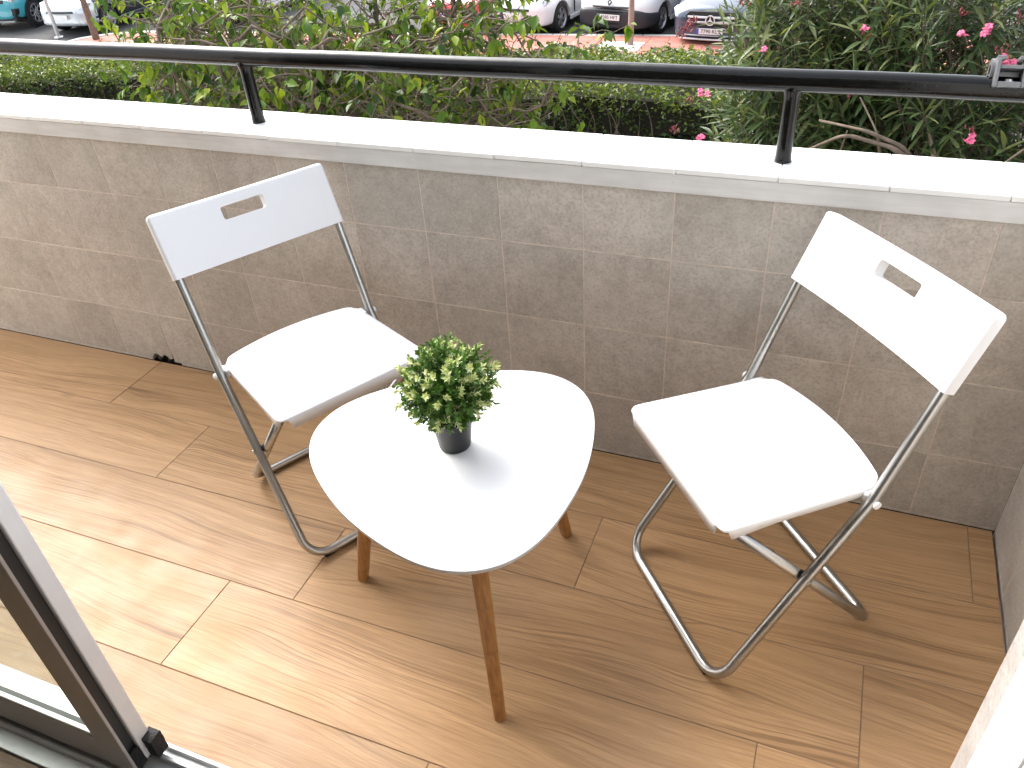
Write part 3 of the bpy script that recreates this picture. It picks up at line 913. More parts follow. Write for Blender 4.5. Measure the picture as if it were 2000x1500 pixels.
SG = [make_sprig(i, False) for i in range(5)]; SP = [make_sprig(20 + i, True) for i in range(4)]
# stems and inner leaf mass
inner = MB(); it = []
CC = Vector((0, 0, PH + 0.066))
RX, RZ_ = 0.086, 0.078
ns = 380
for i in range(ns):
    zc = 1 - 1.62 * (i + 0.5) / ns
    ph = i * 2.399963
    d = Vector((math.sqrt(max(0, 1 - zc * zc)) * math.cos(ph), math.sqrt(max(0, 1 - zc * zc)) * math.sin(ph), zc))
    d += Vector((random.uniform(-.15, .15), random.uniform(-.15, .15), random.uniform(-.12, .12))); d.normalize()
    rad = random.choice([0.55, 0.70, 0.84, 0.92, 0.98, 1.0])
    tip = CC + Vector((d.x * RX, d.y * RX, d.z * RZ_)) * rad
    dirv = (d * 1.0 + Vector((random.gauss(0, .45), random.gauss(0, .45), 0.25 + random.gauss(0, .35)))).normalized()
    pale = random.random() < (0.52 if (d.z > 0.1 or math.hypot(d.x, d.y) > .8) else 0.16)
    o = link('sprig', random.choice(SP if pale else SG), None, pl)
    q = dirv.to_track_quat('Z', 'Y') @ Quaternion((0, 0, 1), random.uniform(0, 6.28))
    o.rotation_mode = 'QUATERNION'; o.rotation_quaternion = q
    o.location = tip - dirv * 0.036
    sc_ = random.uniform(0.85, 1.12); o.scale = (sc_, sc_, sc_)
    if i % 3 == 0:
        inner.tube([Vector((d.x * 0.015, d.y * 0.015, PH - 0.02)), CC * 0.9 + d * 0.02 - Vector((0, 0, .01)), tip - dirv * 0.03], 0.0009, 4, False)
inner.build('stems', M['stem'], pl)
MB().lathe([(0.0372, PH - 0.010), (0.02, PH - 0.006), (0.002, PH - 0.004)], 24, None, False, False).build('moss_filler', M['hedge_core'], pl, smooth=True)

# ------------------------------------------------------------------ ground, road, pavement
gnd = MB().box(-300, 300, -60, 300, STREET - 0.5, STREET - 0.14).build('ground', M['soil']); tag(gnd, kind='structure')
road = MB(); road.add([(-300, 14.0, STREET), (300, 14.0, STREET), (300, 300, STREET), (-300, 300, STREET)], [(0, 1, 2, 3)])
road.add([(-300, 10.0, STREET - .004), (-18.6, 10.0, STREET - .004), (-18.6, 14.0, STREET - .004), (-300, 14.0, STREET - .004)], [(0, 1, 2, 3)])
ro = road.build('road', M['asphalt']); tag(ro, kind='structure')
def kerb_y(x): return 16.05 + 0.075 * (x + 5.0) if x > -16.5 else 15.1875 - 0.0
KX0, KX1 = -18.2, 8.0
def kerb_poly(off): return [(KX0 + 0.3, 13.8), (KX0 + 0.42, 14.35 - off), (KX0 + 0.9, 14.85 - off), (-16.5, kerb_y(-16.49) - off), (KX1, kerb_y(KX1) - off)]
pav = MB()
poly = [(KX0 + 0.3, 12.2), (KX1, 12.2)] + kerb_poly(0.16)[::-1]
pav.prism(poly, Matrix.Translation((0, 0, STREET - 0.13)), 0.242)
pave = pav.build('pavement', M['paver_joint']); tag(pave, kind='structure')
PZ = STREET + 0.12
# kerb stones
kl = [Vector((x, y, 0)) for x, y in kerb_poly(0.0)]
seg_pts = []
for a, b in zip(kl[:-1], kl[1:]):
    n = max(1, round((b - a).length / 1.0))
    for k in range(n): seg_pts.append((a.lerp(b, k / n), a.lerp(b, (k + 1) / n)))
for a, b in seg_pts:
    if a.x > 3: continue
    d = (b - a).normalized(); nrm = Vector((d.y, -d.x, 0)); L = (b - a).length
    mb = MB(); mb.box(-L / 2 + 0.006, L / 2 - 0.006, -0.155, 0.0, -0.25, 0.0)
    c = (a + b) / 2
    mb.build('kerb_stone', M['kerb'], pave, bevel=0.015, loc=(c.x, c.y, PZ), rot=(0, 0, math.atan2(d.y, d.x)))
# red pavers
pv_me = MB().box(-0.194, 0.194, -0.194, 0.194, -0.02, 0.0).mesh('paver', M['paver'])
ang = math.atan(0.075)
for r in range(4):
    for k in range(44):
        x = -13.6 + k * 0.395; y = kerb_y(x) - 0.165 - 0.2 - r * 0.395
        if x > 1.5 or (r >= 3 and not -8.5 < x < -2): continue
        o = link('paver', pv_me, None, pave, (x, y, PZ + 0.004 + random.uniform(-0.001, 0.001)), (0, 0, ang))
# rest of the pavement in the distance: one sheet of the same paving
rest = MB(); rest.add([(-17.6, 12.25, PZ - 0.006), (6.5, 12.25, PZ - 0.006), (6.5, kerb_y(6.5) - 1.8, PZ - 0.006), (-13.8, kerb_y(-13.8) - 1.8, PZ - 0.006), (-13.9, kerb_y(-13.8) - .17, PZ - 0.006), (-16.4, 14.95, PZ - 0.006), (-17.1, 14.6, PZ - 0.006), (-17.6, 14.1, PZ - .006)], [(0, 1, 2, 3, 4, 5, 6, 7)])
rest.build('far_paving', M['paver'], pave)
rest = MB(); rest.add([(1.2, 14.6, PZ - 0.005), (6.5, 14.9, PZ - 0.005), (6.5, kerb_y(6.5) - .17, PZ - 0.005), (1.2, kerb_y(1.2) - .17, PZ - .005)], [(0, 1, 2, 3)]); rest.build('side_paving', M['paver'], pave)
dk = MB(); dk.add([(-30, 10.5, STREET + .004), (-18.0, 12.6, STREET + .004), (-18.0, 13.9, STREET + .004), (-19.2, 14.3, STREET + .004), (-30, 13.2, STREET + .004)], [(0, 1, 2, 3, 4)])
d_ = dk.build('crossing_marking', M['road_paint']); tag(d_, kind='structure')
# bright concrete square round the street tree
cs = MB().box(-4.45, -3.55, 14.75, 15.45, PZ - 0.02, PZ + 0.010).build('tree_pit_surround', M['concrete']); tag(cs, kind='structure')

# ------------------------------------------------------------------ street furniture and thin trees
M['galv_pole'] = simple('pale_sign_pole', (0.50, 0.51, 0.51), 0.45, metal=0.3, var=0.1)
pole = MB().tube([Vector((-18.43, 14.29, PZ - 0.05)), Vector((-18.43, 14.29, PZ + 1.0)), Vector((-18.43, 14.29, PZ + 3.0))], 0.045, 14)
po = empty('sign_pole', (-18.43, 14.29, PZ), 0, 'pale grey metal post standing at the pavement corner by the teal car', 'pole')
child(pole, 'post', M['galv_pole'], po, smooth=True)
child(MB().lathe([(0.11, 0.0), (0.11, 0.012), (0.06, 0.02), (0.05, 0.04)], 16, Matrix.Translation((-18.43, 14.29, PZ))), 'base_plate', M['galv_pole'], po, auto=40)
def street_tree(loc, lean, h, r0, mat, label, seed):
    t = empty('street_tree', loc, 0, label, 'tree', 'young street trees on the pavement')
    r = random.Random(seed)
    pts = [Vector((lean[0] * z + 0.02 * math.sin(z * 2.2 + seed), lean[1] * z + 0.015 * math.sin(z * 1.7), z - 0.1)) for z in np.linspace(0, h, 14)]
    mb = MB().tube(pts, [r0 * (1 - 0.35 * i / 13) for i in range(14)], 12)
    top = pts[-1]
    lv = []; tint = []; crown = MB()
    for k in range(9):
        a = k * 2.4; e = r.uniform(.3, 1.0)
        end = top + Vector((math.cos(a) * r.uniform(.6, 1.1), math.sin(a) * r.uniform(.6, 1.1), e * 1.2))
        midp = top.lerp(end, .5) + Vector((0, 0, .15))
        mb.tube([top - Vector((0, 0, .1)), midp, end], [r0 * .45, r0 * .3, r0 * .1], 6)
        for j in range(70):
            p = midp.lerp(end, r.random()) + Vector((r.gauss(0, .28), r.gauss(0, .28), r.gauss(0, .22)))
            v, f = leaf_quad(0.11, 0.06, .3, .2, 2)
            Mx = frame_from(Vector((r.gauss(0, 1), r.gauss(0, 1), r.gauss(-.3, .6))), r.uniform(-1, 1))
            crown.add([Mx @ Vector(q) + p for q in v], f); tint += [r.random()] * len(v)
    mb.build('trunk', mat, t, smooth=True)
    me = crown.mesh('crown', M['tree_leaf_mass']); set_tint(me, tint); o = link('crown', me, None, t); tag(o, kind='stuff')
street_tree((-3.83, 15.25, PZ), (0.045, 0.02), 2.9, 0.062, M['bark_pink'], 'thin young street tree with pinkish trunk in front of the white van', 2)
street_tree((-17.13, 14.27, PZ), (-0.06, 0.0), 2.8, 0.085, M['bark'], 'thin grey-brown street tree trunk in front of the dark car', 5)

# ------------------------------------------------------------------ cars
M['tyre'] = simple('tyre_rubber', (0.014, 0.014, 0.015), 0.8, bump=0.3, bscale=80)
M['rim_silver'] = simple('silver_rim', (0.46, 0.46, 0.47), 0.32, metal=0.7)
M['rim_dark'] = simple('dark_rim', (0.02, 0.02, 0.022), 0.4)
M['car_glass'] = simple('car_window_glass', (0.012, 0.014, 0.016), 0.05, coat=0.5)
M['bumper_grey'] = simple('grey_bumper_plastic', (0.020, 0.022, 0.027), 0.55, bump=0.1, bscale=200)
M['bumper_black'] = simple('black_trim', (0.013, 0.013, 0.014), 0.5)
M['chrome'] = simple('chrome', (0.70, 0.70, 0.71), 0.12, metal=1.0)
M['bright_trim'] = simple('bright_trim', (0.78, 0.78, 0.78), 0.3, metal=0.15)
M['plate'] = simple('number_plate_white', (0.74, 0.74, 0.72), 0.45)
M['plate_blue'] = simple('number_plate_blue', (0.05, 0.10, 0.42), 0.45)
M['ink'] = simple('plate_ink', (0.02, 0.02, 0.022), 0.5)
def lamp_mat():
    m = NT('headlight_lens'); m.set(Base__Color=(0.62, 0.64, 0.66), Roughness=0.12, Metallic=0.4)
    m.b.inputs['Coat Weight'].default_value = 1.0
    return m.m
M['lamp'] = lamp_mat()
def paint(name, c, metal=0.0): return simple(name, c, 0.28, metal=metal, coat=1.0)
M['p_white'] = paint('white_car_paint', (0.74, 0.75, 0.76)); M['p_teal'] = paint('teal_car_paint', (0.055, 0.34, 0.40)); M['p_red'] = paint('red_car_paint', (0.52, 0.012, 0.018))
M['p_navy'] = paint('dark_navy_car_paint', (0.010, 0.012, 0.024)); M['p_sky_sheen'] = paint('sky_sheen_paint', (0.58, 0.62, 0.65), 0.4); M['p_blue'] = paint('grey_blue_car_paint', (0.06, 0.08, 0.12), 0.3)

def loft(stations, nsec=None, mats=None):
    mb = MB(); vs = []; n = 0
    for (y, w, zb, zs, zt) in stations:
        half = [(0, zb), (0.55 * w, zb), (0.90 * w, zb + 0.02), (0.985 * w, zb + 0.12 * (zs - zb)), (w, zb + 0.5 * (zs - zb)), (0.985 * w, zb + 0.85 * (zs - zb)), (0.93 * w, zs), (0.74 * w, zs + 0.72 * (zt - zs)), (0.40 * w, zt - 0.06 * (zt - zs)), (0, zt)]
        sec = half + [(-x, z) for x, z in half[-2:0:-1]]
        n = len(sec); vs += [(x, y, z) for x, z in sec]
    fs = []
    for i in range(len(stations) - 1):
        for k in range(n):
            k2 = (k + 1) % n
            fs.append((i * n + k, (i + 1) * n + k, (i + 1) * n + k2, i * n + k2))
    fs.append(tuple(range(n))); fs.append(tuple((len(stations) - 1) * n + k for k in range(n - 1, -1, -1)))
    mb.add(vs, fs); return mb

def eval_mesh(o, name):
    dg = bpy.context.evaluated_depsgraph_get(); dg.update()
    me = bpy.data.meshes.new_from_object(o.evaluated_get(dg)); me.name = name
    return me

def make_body(name, stations, mat, wheels, R, parent):
    me = loft(stations).mesh(name, mat, True)
    bm = bmesh.new(); bm.from_mesh(me); bmesh.ops.recalc_face_normals(bm, faces=bm.faces); bm.to_mesh(me); bm.free()
    o = link(name, me, None, None)
    ss = o.modifiers.new('sub', 'SUBSURF'); ss.levels = 2; ss.render_levels = 2
    cuts = []
    for (x, y) in wheels:
        c = MB().lathe([(R, -0.30), (R, 0.30)], 36, Matrix.Translation((x, y, R * 0.86)) @ Matrix.Rotation(PI / 2, 4, 'Y'))
        cm = c.mesh('cut', M['bumper_black']); co = link('cut', cm)
        b = o.modifiers.new('b', 'BOOLEAN'); b.operation = 'DIFFERENCE'; b.object = co; b.solver = 'EXACT'; cuts.append(co)
    new = eval_mesh(o, name)
    bpy.data.objects.remove(o)
    for c in cuts: bpy.data.objects.remove(c)
    if len(new.materials) < 2: new.materials.append(M['bumper_black'])
    for i, m_ in enumerate(list(new.materials)):
        if m_ is None: new.materials[i] = M['bumper_black']
    set_auto(new, 40)
    return link(name, new, None, parent)

def make_wheel(parent, x, y, R, spokes, dark, seedrot=0.2):
    s = 1 if x > 0 else -1
    MX = Matrix.Translation((x, y, R)) @ Matrix.Rotation(s * PI / 2, 4, 'Y')
    prof = [(R * 0.66, -0.10), (R * 0.90, -0.105), (R * 0.975, -0.09), (R, -0.06), (R, 0.06), (R * 0.975, 0.085), (R * 0.90, 0.10), (R * 0.70, 0.098), (R * 0.66, 0.08), (R * 0.66, -0.10)]
    w = MB().lathe(prof, 40, MX, False, False).build('wheel', M['tyre'], parent, auto=40)
    MB().lathe([(0.001, 0.035), (R * 0.66, 0.03)], 32, MX, False, False).build('wheel_well', M['rim_dark'], w, auto=40)
    rm = MB().lathe([(R * 0.60, 0.045), (R * 0.665, 0.05), (R * 0.70, 0.085), (R * 0.665, 0.092), (R * 0.61, 0.06), (R * 0.60, 0.045)], 40, MX, False, False)
    rm.lathe([(0.001, 0.085), (R * 0.13, 0.082), (R * 0.17, 0.06), (R * 0.17, 0.04)], 20, MX, False, False)
    for k in range(spokes):
        a = 2 * PI * k / spokes + seedrot
        T = MX @ Matrix.Rotation(a, 4, 'Z')
        if dark:                                           # looped double spoke
            for da in (-1, 1):
                pts = [T @ Vector((R * .15, 0, .06)), T @ Vector((R * .34, da * R * .17, .072)), T @ Vector((R * .52, da * R * .19, .075)), T @ Vector((R * .62, da * R * .06, .070))]
                rm.tube(pts, R * 0.033, 6)
        else:
            w0, w1 = R * .085, R * .12
            poly = [(R * .10, -w0), (R * .64, -w1 * .8), (R * .64, w1 * .8), (R * .10, w0)]
            rm.prism(poly, T @ Matrix.Translation((0, 0, 0.045)), 0.03)
    rm.build('rim', M['rim_silver'], w, auto=40)

def text_mesh(txt, size, ext=0.002):
    cu = bpy.data.curves.new('t', 'FONT'); cu.body = txt; cu.size = size; cu.extrude = ext; cu.align_x = 'CENTER'; cu.align_y = 'CENTER'; cu.resolution_u = 2
    o = bpy.data.objects.new('t', cu); COL.objects.link(o)
    me = eval_mesh(o, 'lettering'); bpy.data.objects.remove(o); bpy.data.curves.remove(cu)
    me.materials.clear()
    return me

def number_plate(parent, y, z, txt, tilt_=0.0):
    e = MB().box(-0.26, 0.26, -0.006, 0.006, -0.055, 0.055).build('number_plate', M['plate'], parent, bevel=0.004, loc=(0, y, z), rot=(tilt_, 0, 0))
    MB().box(0.215, 0.259, 0.0065, 0.0085, -0.053, 0.053).build('blue_strip', M['plate_blue'], e)
    me = text_mesh(txt, 0.098)
    link('lettering', me, M['ink'], e, (-0.022, 0.0075, 0.0), (PI / 2, 0, PI))

def front_patch(parent, name, mat, poly, y, depth=0.05, slope=0.0, rx=0.0, bevel=0.008, curve=0.0):
    """polygon in the x-z plane on the nose, facing +y; curve bends the sides rearwards"""
    cx = sum(p[0] for p in poly) / len(poly); cz = sum(p[1] for p in poly) / len(poly)
    n = len(poly)
    def yy(x, z): return y - curve * x * x + slope * (z - cz)
    vs = [(x, yy(x, z), z) for x, z in poly] + [(x, yy(x, z) - depth, z) for x, z in poly]
    fs = [tuple(range(n)), tuple(range(2 * n - 1, n - 1, -1))] + [((i + 1) % n, i, n + i, n + (i + 1) % n) for i in range(n)]
    o = MB().add(vs, fs).build(name, mat, parent, bevel=bevel)
    bm = bmesh.new(); bm.from_mesh(o.data); bmesh.ops.recalc_face_normals(bm, faces=bm.faces); bm.to_mesh(o.data); bm.free()
    return o
def strip(xs, z0, z1): return [(x, z0) for x in xs] + [(x, z1) for x in xs[::-1]]
XS = [-1, -.75, -.5, -.25, 0, .25, .5, .75, 1]
def sx_(k): return [x * k for x in XS]

def make_car(kind, name, label, cat, xy, head, paint_mat, plate=None, group='cars parked nose-in along the pavement'):
    """local +y = nose; origin on the ground at the middle of the wheelbase"""
    t = empty(name, (xy[0], xy[1], STREET), head - PI / 2, label, cat, group)
    R, tw, yf, yr = 0.315, 0.735, 1.28, -1.28
    if kind == 'van':
        S = [(-2.06, .70, .42, 1.05, 1.12), (-2.00, .80, .30, 1.12, 1.20), (-1.2, .90, .24, 1.10, 1.18), (0, .915, .22, 1.06, 1.14), (.80, .915, .22, 1.02, 1.13), (1.35, .90, .22, .94, 1.06), (1.75, .87, .23, .84, .94), (1.98, .78, .26, .74, .80), (2.08, .58, .30, .62, .66)]
        cab = [(-2.02, .78, 1.05, 1.60, 1.70), (-1.9, .86, 1.02, 1.74, 1.82), (-.2, .86, 1.02, 1.74, 1.84), (.25, .84, 1.02, 1.64, 1.74), (.62, .80, 1.02, 1.30, 1.38), (.98, .76, 1.0, 1.04, 1.07)]
    elif kind == 'suv':
        R = 0.345
        S = [(-2.02, .72, .48, .95, 1.02), (-1.95, .84, .34, 1.02, 1.10), (-1.2, .895, .26, 1.04, 1.10), (0, .90, .25, 1.02, 1.08), (.75, .90, .25, 1.00, 1.09), (1.35, .89, .26, .95, 1.06), (1.80, .85, .28, .88, .98), (2.02, .76, .30, .80, .86), (2.09, .60, .34, .70, .74)]
        cab = [(-1.9, .72, .98, 1.25, 1.30), (-1.6, .80, .98, 1.52, 1.60), (-.3, .80, .98, 1.55, 1.63), (.2, .78, .98, 1.46, 1.54), (.8, .74, .98, 1.08, 1.12)]
    elif kind == 'sedan':
        S = [(-2.30, .70, .42, .92, 1.0), (-2.22, .82, .30, .98, 1.06), (-1.3, .885, .20, .96, 1.02), (0, .895, .19, .93, 1.0), (.70, .895, .19, .90, 1.0), (1.35, .885, .19, .84, .95), (1.85, .85, .20, .77, .87), (2.12, .76, .22, .70, .77), (2.20, .60, .26, .60, .65)]
        cab = [(-1.9, .66, .95, 1.02, 1.06), (-1.2, .76, .93, 1.34, 1.42), (-.3, .77, .93, 1.38, 1.46), (.2, .75, .93, 1.27, 1.36), (.85, .70, .93, .98, 1.02)]
    else:
        S = [(-1.98, .70, .42, .90, .96), (-1.90, .81, .30, .96, 1.02), (-1.2, .855, .21, .96, 1.02), (0, .865, .20, .93, .99), (.70, .865, .20, .90, 1.0), (1.30, .855, .20, .84, .95), (1.75, .82, .21, .75, .85), (1.98, .73, .23, .67, .73), (2.06, .56, .27, .57, .62)]
        cab = [(-1.88, .66, .93, 1.10, 1.14), (-1.5, .74, .92, 1.38, 1.46), (-.3, .75, .92, 1.40, 1.48), (.2, .73, .92, 1.30, 1.38), (.85, .69, .92, .97, 1.01)]
    NO = S[-1][0]                                          # nose y
    wheels = [(s * (tw + .07), y) for s in (1, -1) for y in (yf, yr)]
    body = make_body('body', S, paint_mat, wheels, R * 1.13, t)
    g = loft(cab).mesh('window_band', M['car_glass'], True)
    bm = bmesh.new(); bm.from_mesh(g); bmesh.ops.recalc_face_normals(bm, faces=bm.faces); bm.to_mesh(g); bm.free()
    go = link('window_band', g, None, t); sm = go.modifiers.new('s', 'SUBSURF'); sm.levels = 1; sm.render_levels = 2
    zr = max(c[4] for c in cab)
    top_st = [(c[0] * 0.93, c[1] * 0.93, zr - 0.13, zr - 0.09, zr + 0.012) for c in cab if c[4] > zr - 0.2]
    rm_ = loft(top_st).mesh('roof', paint_mat, True); bm = bmesh.new(); bm.from_mesh(rm_); bmesh.ops.recalc_face_normals(bm, faces=bm.faces); bm.to_mesh(rm_); bm.free()
    rro = link('roof', rm_, None, t); sm = rro.modifiers.new('s', 'SUBSURF'); sm.levels = 1; sm.render_levels = 2
    for (x, y) in wheels: make_wheel(t, math.copysign(tw + 0.02, x), y, R, 5 if kind == 'suv' else 6, kind == 'suv')
    # underside and sills
    MB().box(-0.80, 0.80, -1.6, 1.6, 0.17, 0.26).build('underbody', M['bumper_black'], t)
    for s in (1, -1):
        MB().box(s * 0.865 - 0.02, s * 0.865 + 0.022, -0.92, 0.90, 0.20, 0.30 if kind != 'suv' else 0.40).build('sill', paint_mat if kind not in ('suv',) else M['bumper_black'], t, bevel=0.015)
        # door shut line
        MB().box(s * 0.862, s * 0.874 + s * 0.02, 0.72, 0.728, 0.34, 0.86).build('door_gap', M['bumper_black'], t) if kind != 'suv' else None
        MB().box(min(s * .86, s * .925), max(s * .86, s * .925), -0.35, -0.13, 0.80, 0.83).build('door_handle', paint_mat, t, bevel=0.01)
        MB().box(min(s * .84, s * 1.02), max(s * .84, s * 1.02), 0.58, 0.72, 0.98, 1.10).build('wing_mirror', paint_mat, t, bevel=0.03)
    # nose
    if kind == 'van':
        bst = [(1.30, .918, .22, .50, .56), (1.62, .91, .215, .54, .60), (1.86, .86, .21, .57, .62), (2.04, .76, .215, .58, .62), (2.14, .60, .23, .57, .61)]
        bmats = loft(bst).mesh('bumper', M['bumper_grey'], True)
        ob = link('bumper', bmats, None, t); bm = bmesh.new(); bm.from_mesh(bmats); bmesh.ops.recalc_face_normals(bm, faces=bm.faces); bm.to_mesh(bmats); bm.free()
        ss = ob.modifiers.new('s', 'SUBSURF'); ss.levels = 2; ss.render_levels = 2
        cutw = []
        for s in (1, -1):
            c = MB().lathe([(R * 1.13, -0.30), (R * 1.13, 0.30)], 36, Matrix.Translation((s * (tw + .07), yf, R * .86 * 1.13)) @ Matrix.Rotation(PI / 2, 4, 'Y'))
            co = link('cut', c.mesh('cut', M['bumper_black'])); b = ob.modifiers.new('b', 'BOOLEAN'); b.operation = 'DIFFERENCE'; b.object = co; b.solver = 'EXACT'; cutw.append(co)
        nm = eval_mesh(ob, 'bumper'); bpy.data.objects.remove(ob); [bpy.data.objects.remove(c) for c in cutw]
        set_auto(nm, 40); ob = link('bumper', nm, None, t)
        yb = 2.145
        for z0, z1, k in ((.275, .305, .52), (.325, .35, .55), (.545, .575, .55)):
            front_patch(ob, 'air_slot', M['bumper_black'], strip(sx_(k), z0, z1), yb + 0.004, 0.05, curve=.22, bevel=0.004)
        number_plate(t, yb + 0.015, 0.455, plate or '', 0.05)
        for s in (1, -1):
            MB().lathe([(0.001, 0.012), (0.045, 0.010), (0.055, 0.0), (0.055, -0.03)], 20, Matrix.Translation((s * .66, 2.03, .33)) @ Matrix.Rotation(-PI / 2, 4, 'X'), False, False).build('fog_lamp', M['lamp'], t, auto=40)
            front_patch(t, 'headlight', M['lamp'], [(s * .48, .70), (s * .60, .66), (s * .74, .70), (s * .80, .86), (s * .72, .90), (s * .56, .82)], 2.02, .12, slope=-.9, curve=.26, bevel=.02)
        # diamond badge
        T = Matrix.Translation((0, 2.088, .735)) @ Matrix.Rotation(-PI / 2 + .5, 4, 'X')
        bd = MB()
        o4 = [(0, -.075), (.055, 0), (0, .075), (-.055, 0)]; i4 = [(x * .5, y * .5) for x, y in o4]
        for k in range(4):
            k2 = (k + 1) % 4; bd.prism([o4[k], o4[k2], i4[k2], i4[k]], T, 0.022)
        bd.build('badge', M['ink'], t)
        front_patch(t, 'grille_slot', M['bumper_black'], strip(sx_(.42), .625, .655), 2.115, .05, curve=.25, bevel=.005)
    elif kind == 'sedan':
        front_patch(t, 'grille', M['bumper_black'], [(-.52, .66), (-.46, .46), (.46, .46), (.52, .66), (.44, .73), (-.44, .73)], NO + .035, .10, slope=-.12, curve=.16, bevel=.01)
        for z in (.545, .635):
            front_patch(t, 'grille_bar', M['bright_trim'], strip(sx_(.47), z - .017, z + .017), NO + .052 - (z - .59) * .12, .04, curve=.16, bevel=.006)
        # star in a ring
        T = Matrix.Translation((0, NO + .062, .59)) @ Matrix.Rotation(-PI / 2, 4, 'X')
        em = MB().lathe([(0.076, 0.0), (0.095, 0.0), (0.095, 0.018), (0.076, 0.018), (0.076, 0.0)], 32, T, False, False)
        for k in range(3):
            a = PI / 2 + PI + k * 2 * PI / 3
            em.prism([(.082 * math.cos(a), .082 * math.sin(a)), (.020 * math.cos(a + 1.05), .020 * math.sin(a + 1.05)), (0, 0), (.020 * math.cos(a - 1.05), .020 * math.sin(a - 1.05))][::-1], T, 0.014)
        em.build('emblem', M['bright_trim'], t, auto=40)
        MB().lathe([(0.001, 0.004), (0.077, 0.003)], 24, T, False, False).build('emblem_disc', M['ink'], t)
        number_plate(t, NO + .055, .385, plate or '')
        front_patch(t, 'air_intake', M['bumper_black'], [(-.66, .30), (-.60, .21), (.60, .21), (.66, .30), (.58, .335), (-.58, .335)], NO + .03, .1, curve=.2, bevel=.01)
        front_patch(t, 'chrome_lip', M['bright_trim'], strip(sx_(.64), .215, .240), NO + .050, .06, curve=.2, bevel=.006)
        front_patch(t, 'chrome_lip', M['bright_trim'], strip(sx_(.52), .292, .306), NO + .045, .06, curve=.2, bevel=.004)
        for s in (1, -1):
            front_patch(t, 'headlight', M['lamp'], [(s * .55, .66), (s * .62, .58), (s * .76, .60), (s * .82, .74), (s * .74, .80), (s * .60, .74)], NO + .03, .16, slope=-.5, curve=.30, bevel=.02)
    elif kind == 'suv':
        front_patch(t, 'grille', M['bumper_black'], strip(sx_(.60), .715, .80), NO + .03, .1, slope=-.3, curve=.16, bevel=.01)
        for s in (1, -1):
            front_patch(t, 'headlight', M['lamp'], [(s * .60, .72), (s * .80, .74), (s * .82, .82), (s * .60, .80)], NO + .03, .14, curve=.24, bevel=.012)
            front_patch(t, 'fog_recess', M['bumper_black'], [(s * .50, .40), (s * .80, .40), (s * .84, .56), (s * .62, .60)], NO + .03, .16, curve=.20, bevel=.015)
        front_patch(t, 'lower_bumper', M['bumper_black'], strip(sx_(.78), .26, .42), NO - .01, .2, curve=.16, bevel=.02)
        front_patch(t, 'skid_plate', M['trim_shaded_frame'], strip(sx_(.72), .24, .285), NO + .035, .1, curve=.16, bevel=.012)
        number_plate(t, NO + .045, .56, plate or '')
        for s in (1, -1):
            for y in (yf, yr):
                am = MB().lathe([(R * 1.10, -.012), (R * 1.26, -.012), (R * 1.26, .02), (R * 1.10, .02), (R * 1.10, -.012)], 40, Matrix.Translation((s * .885, y, R * .98)) @ Matrix.Rotation(PI / 2, 4, 'Y'), False, False)
                am.build('arch_trim', M['bumper_black'], t, auto=40)
            MB().box(min(s * .88, s * .93), max(s * .88, s * .93), -.85, .85, .36, .43).build('side_trim', M['trim_shaded_frame'], t, bevel=.01)
    else:
        front_patch(t, 'grille', M['bumper_black'], strip(sx_(.44), .56, .61), NO + .02, .1, slope=-.3, curve=.2, bevel=.008)
        front_patch(t, 'air_intake', M['bumper_black'], [(-.62, .34), (-.54, .25), (.54, .25), (.62, .34), (.5, .40), (-.5, .40)], NO + .03, .12, curve=.22, bevel=.012)
        number_plate(t, NO + .045, .475, plate or '')
        for s in (1, -1):
            front_patch(t, 'headlight', M['lamp'], [(s * .50, .62), (s * .66, .57), (s * .76, .66), (s * .78, .78), (s * .66, .76)], NO + .0, .14, slope=-.5, curve=.34, bevel=.02)
            MB().lathe([(0.001, 0.012), (0.035, 0.010), (0.045, 0.0), (0.045, -0.03)], 16, Matrix.Translation((s * .62, NO - .06, .34)) @ Matrix.Rotation(-PI / 2, 4, 'X'), False, False).build('fog_lamp', M['lamp'], t, auto=40)
    if name == 'navy_car_sky_sheen':
        # dark navy car: sky reflection on bonnet and nose painted in as silver
        for o in t.children:
            if o.name.startswith('body'):
                me = o.data; me.materials.clear(); me.materials.append(M['p_sky_sheen']); me.materials.append(M['p_navy'])
                for p in me.polygons:
                    c = p.center
                    p.material_index = 1 if (c.y < 1.75 - 0.0 and c.z < 0.80 + 0.06 * (1.7 - c.y) and abs(c.x) > .55 and c.y < 1.66) or c.y < 0.55 else 0
            if o.name.startswith(('sill', 'roof')): o.data.materials.clear(); o.data.materials.append(M['p_navy'])
    return t

def place_by_wheel(wx, wy, hx, hy, side, tw=0.755, yf=1.28):
    """origin so that the outer front wheel on the given side touches (wx, wy); heading (hx, hy)"""
    h = Vector((hx, hy, 0)).normalized(); r = Vector((h.y, -h.x, 0))
    c = Vector((wx, wy, 0)) - h * yf - r * side * (tw + .06)
    return (c.x, c.y), math.atan2(h.y, h.x)
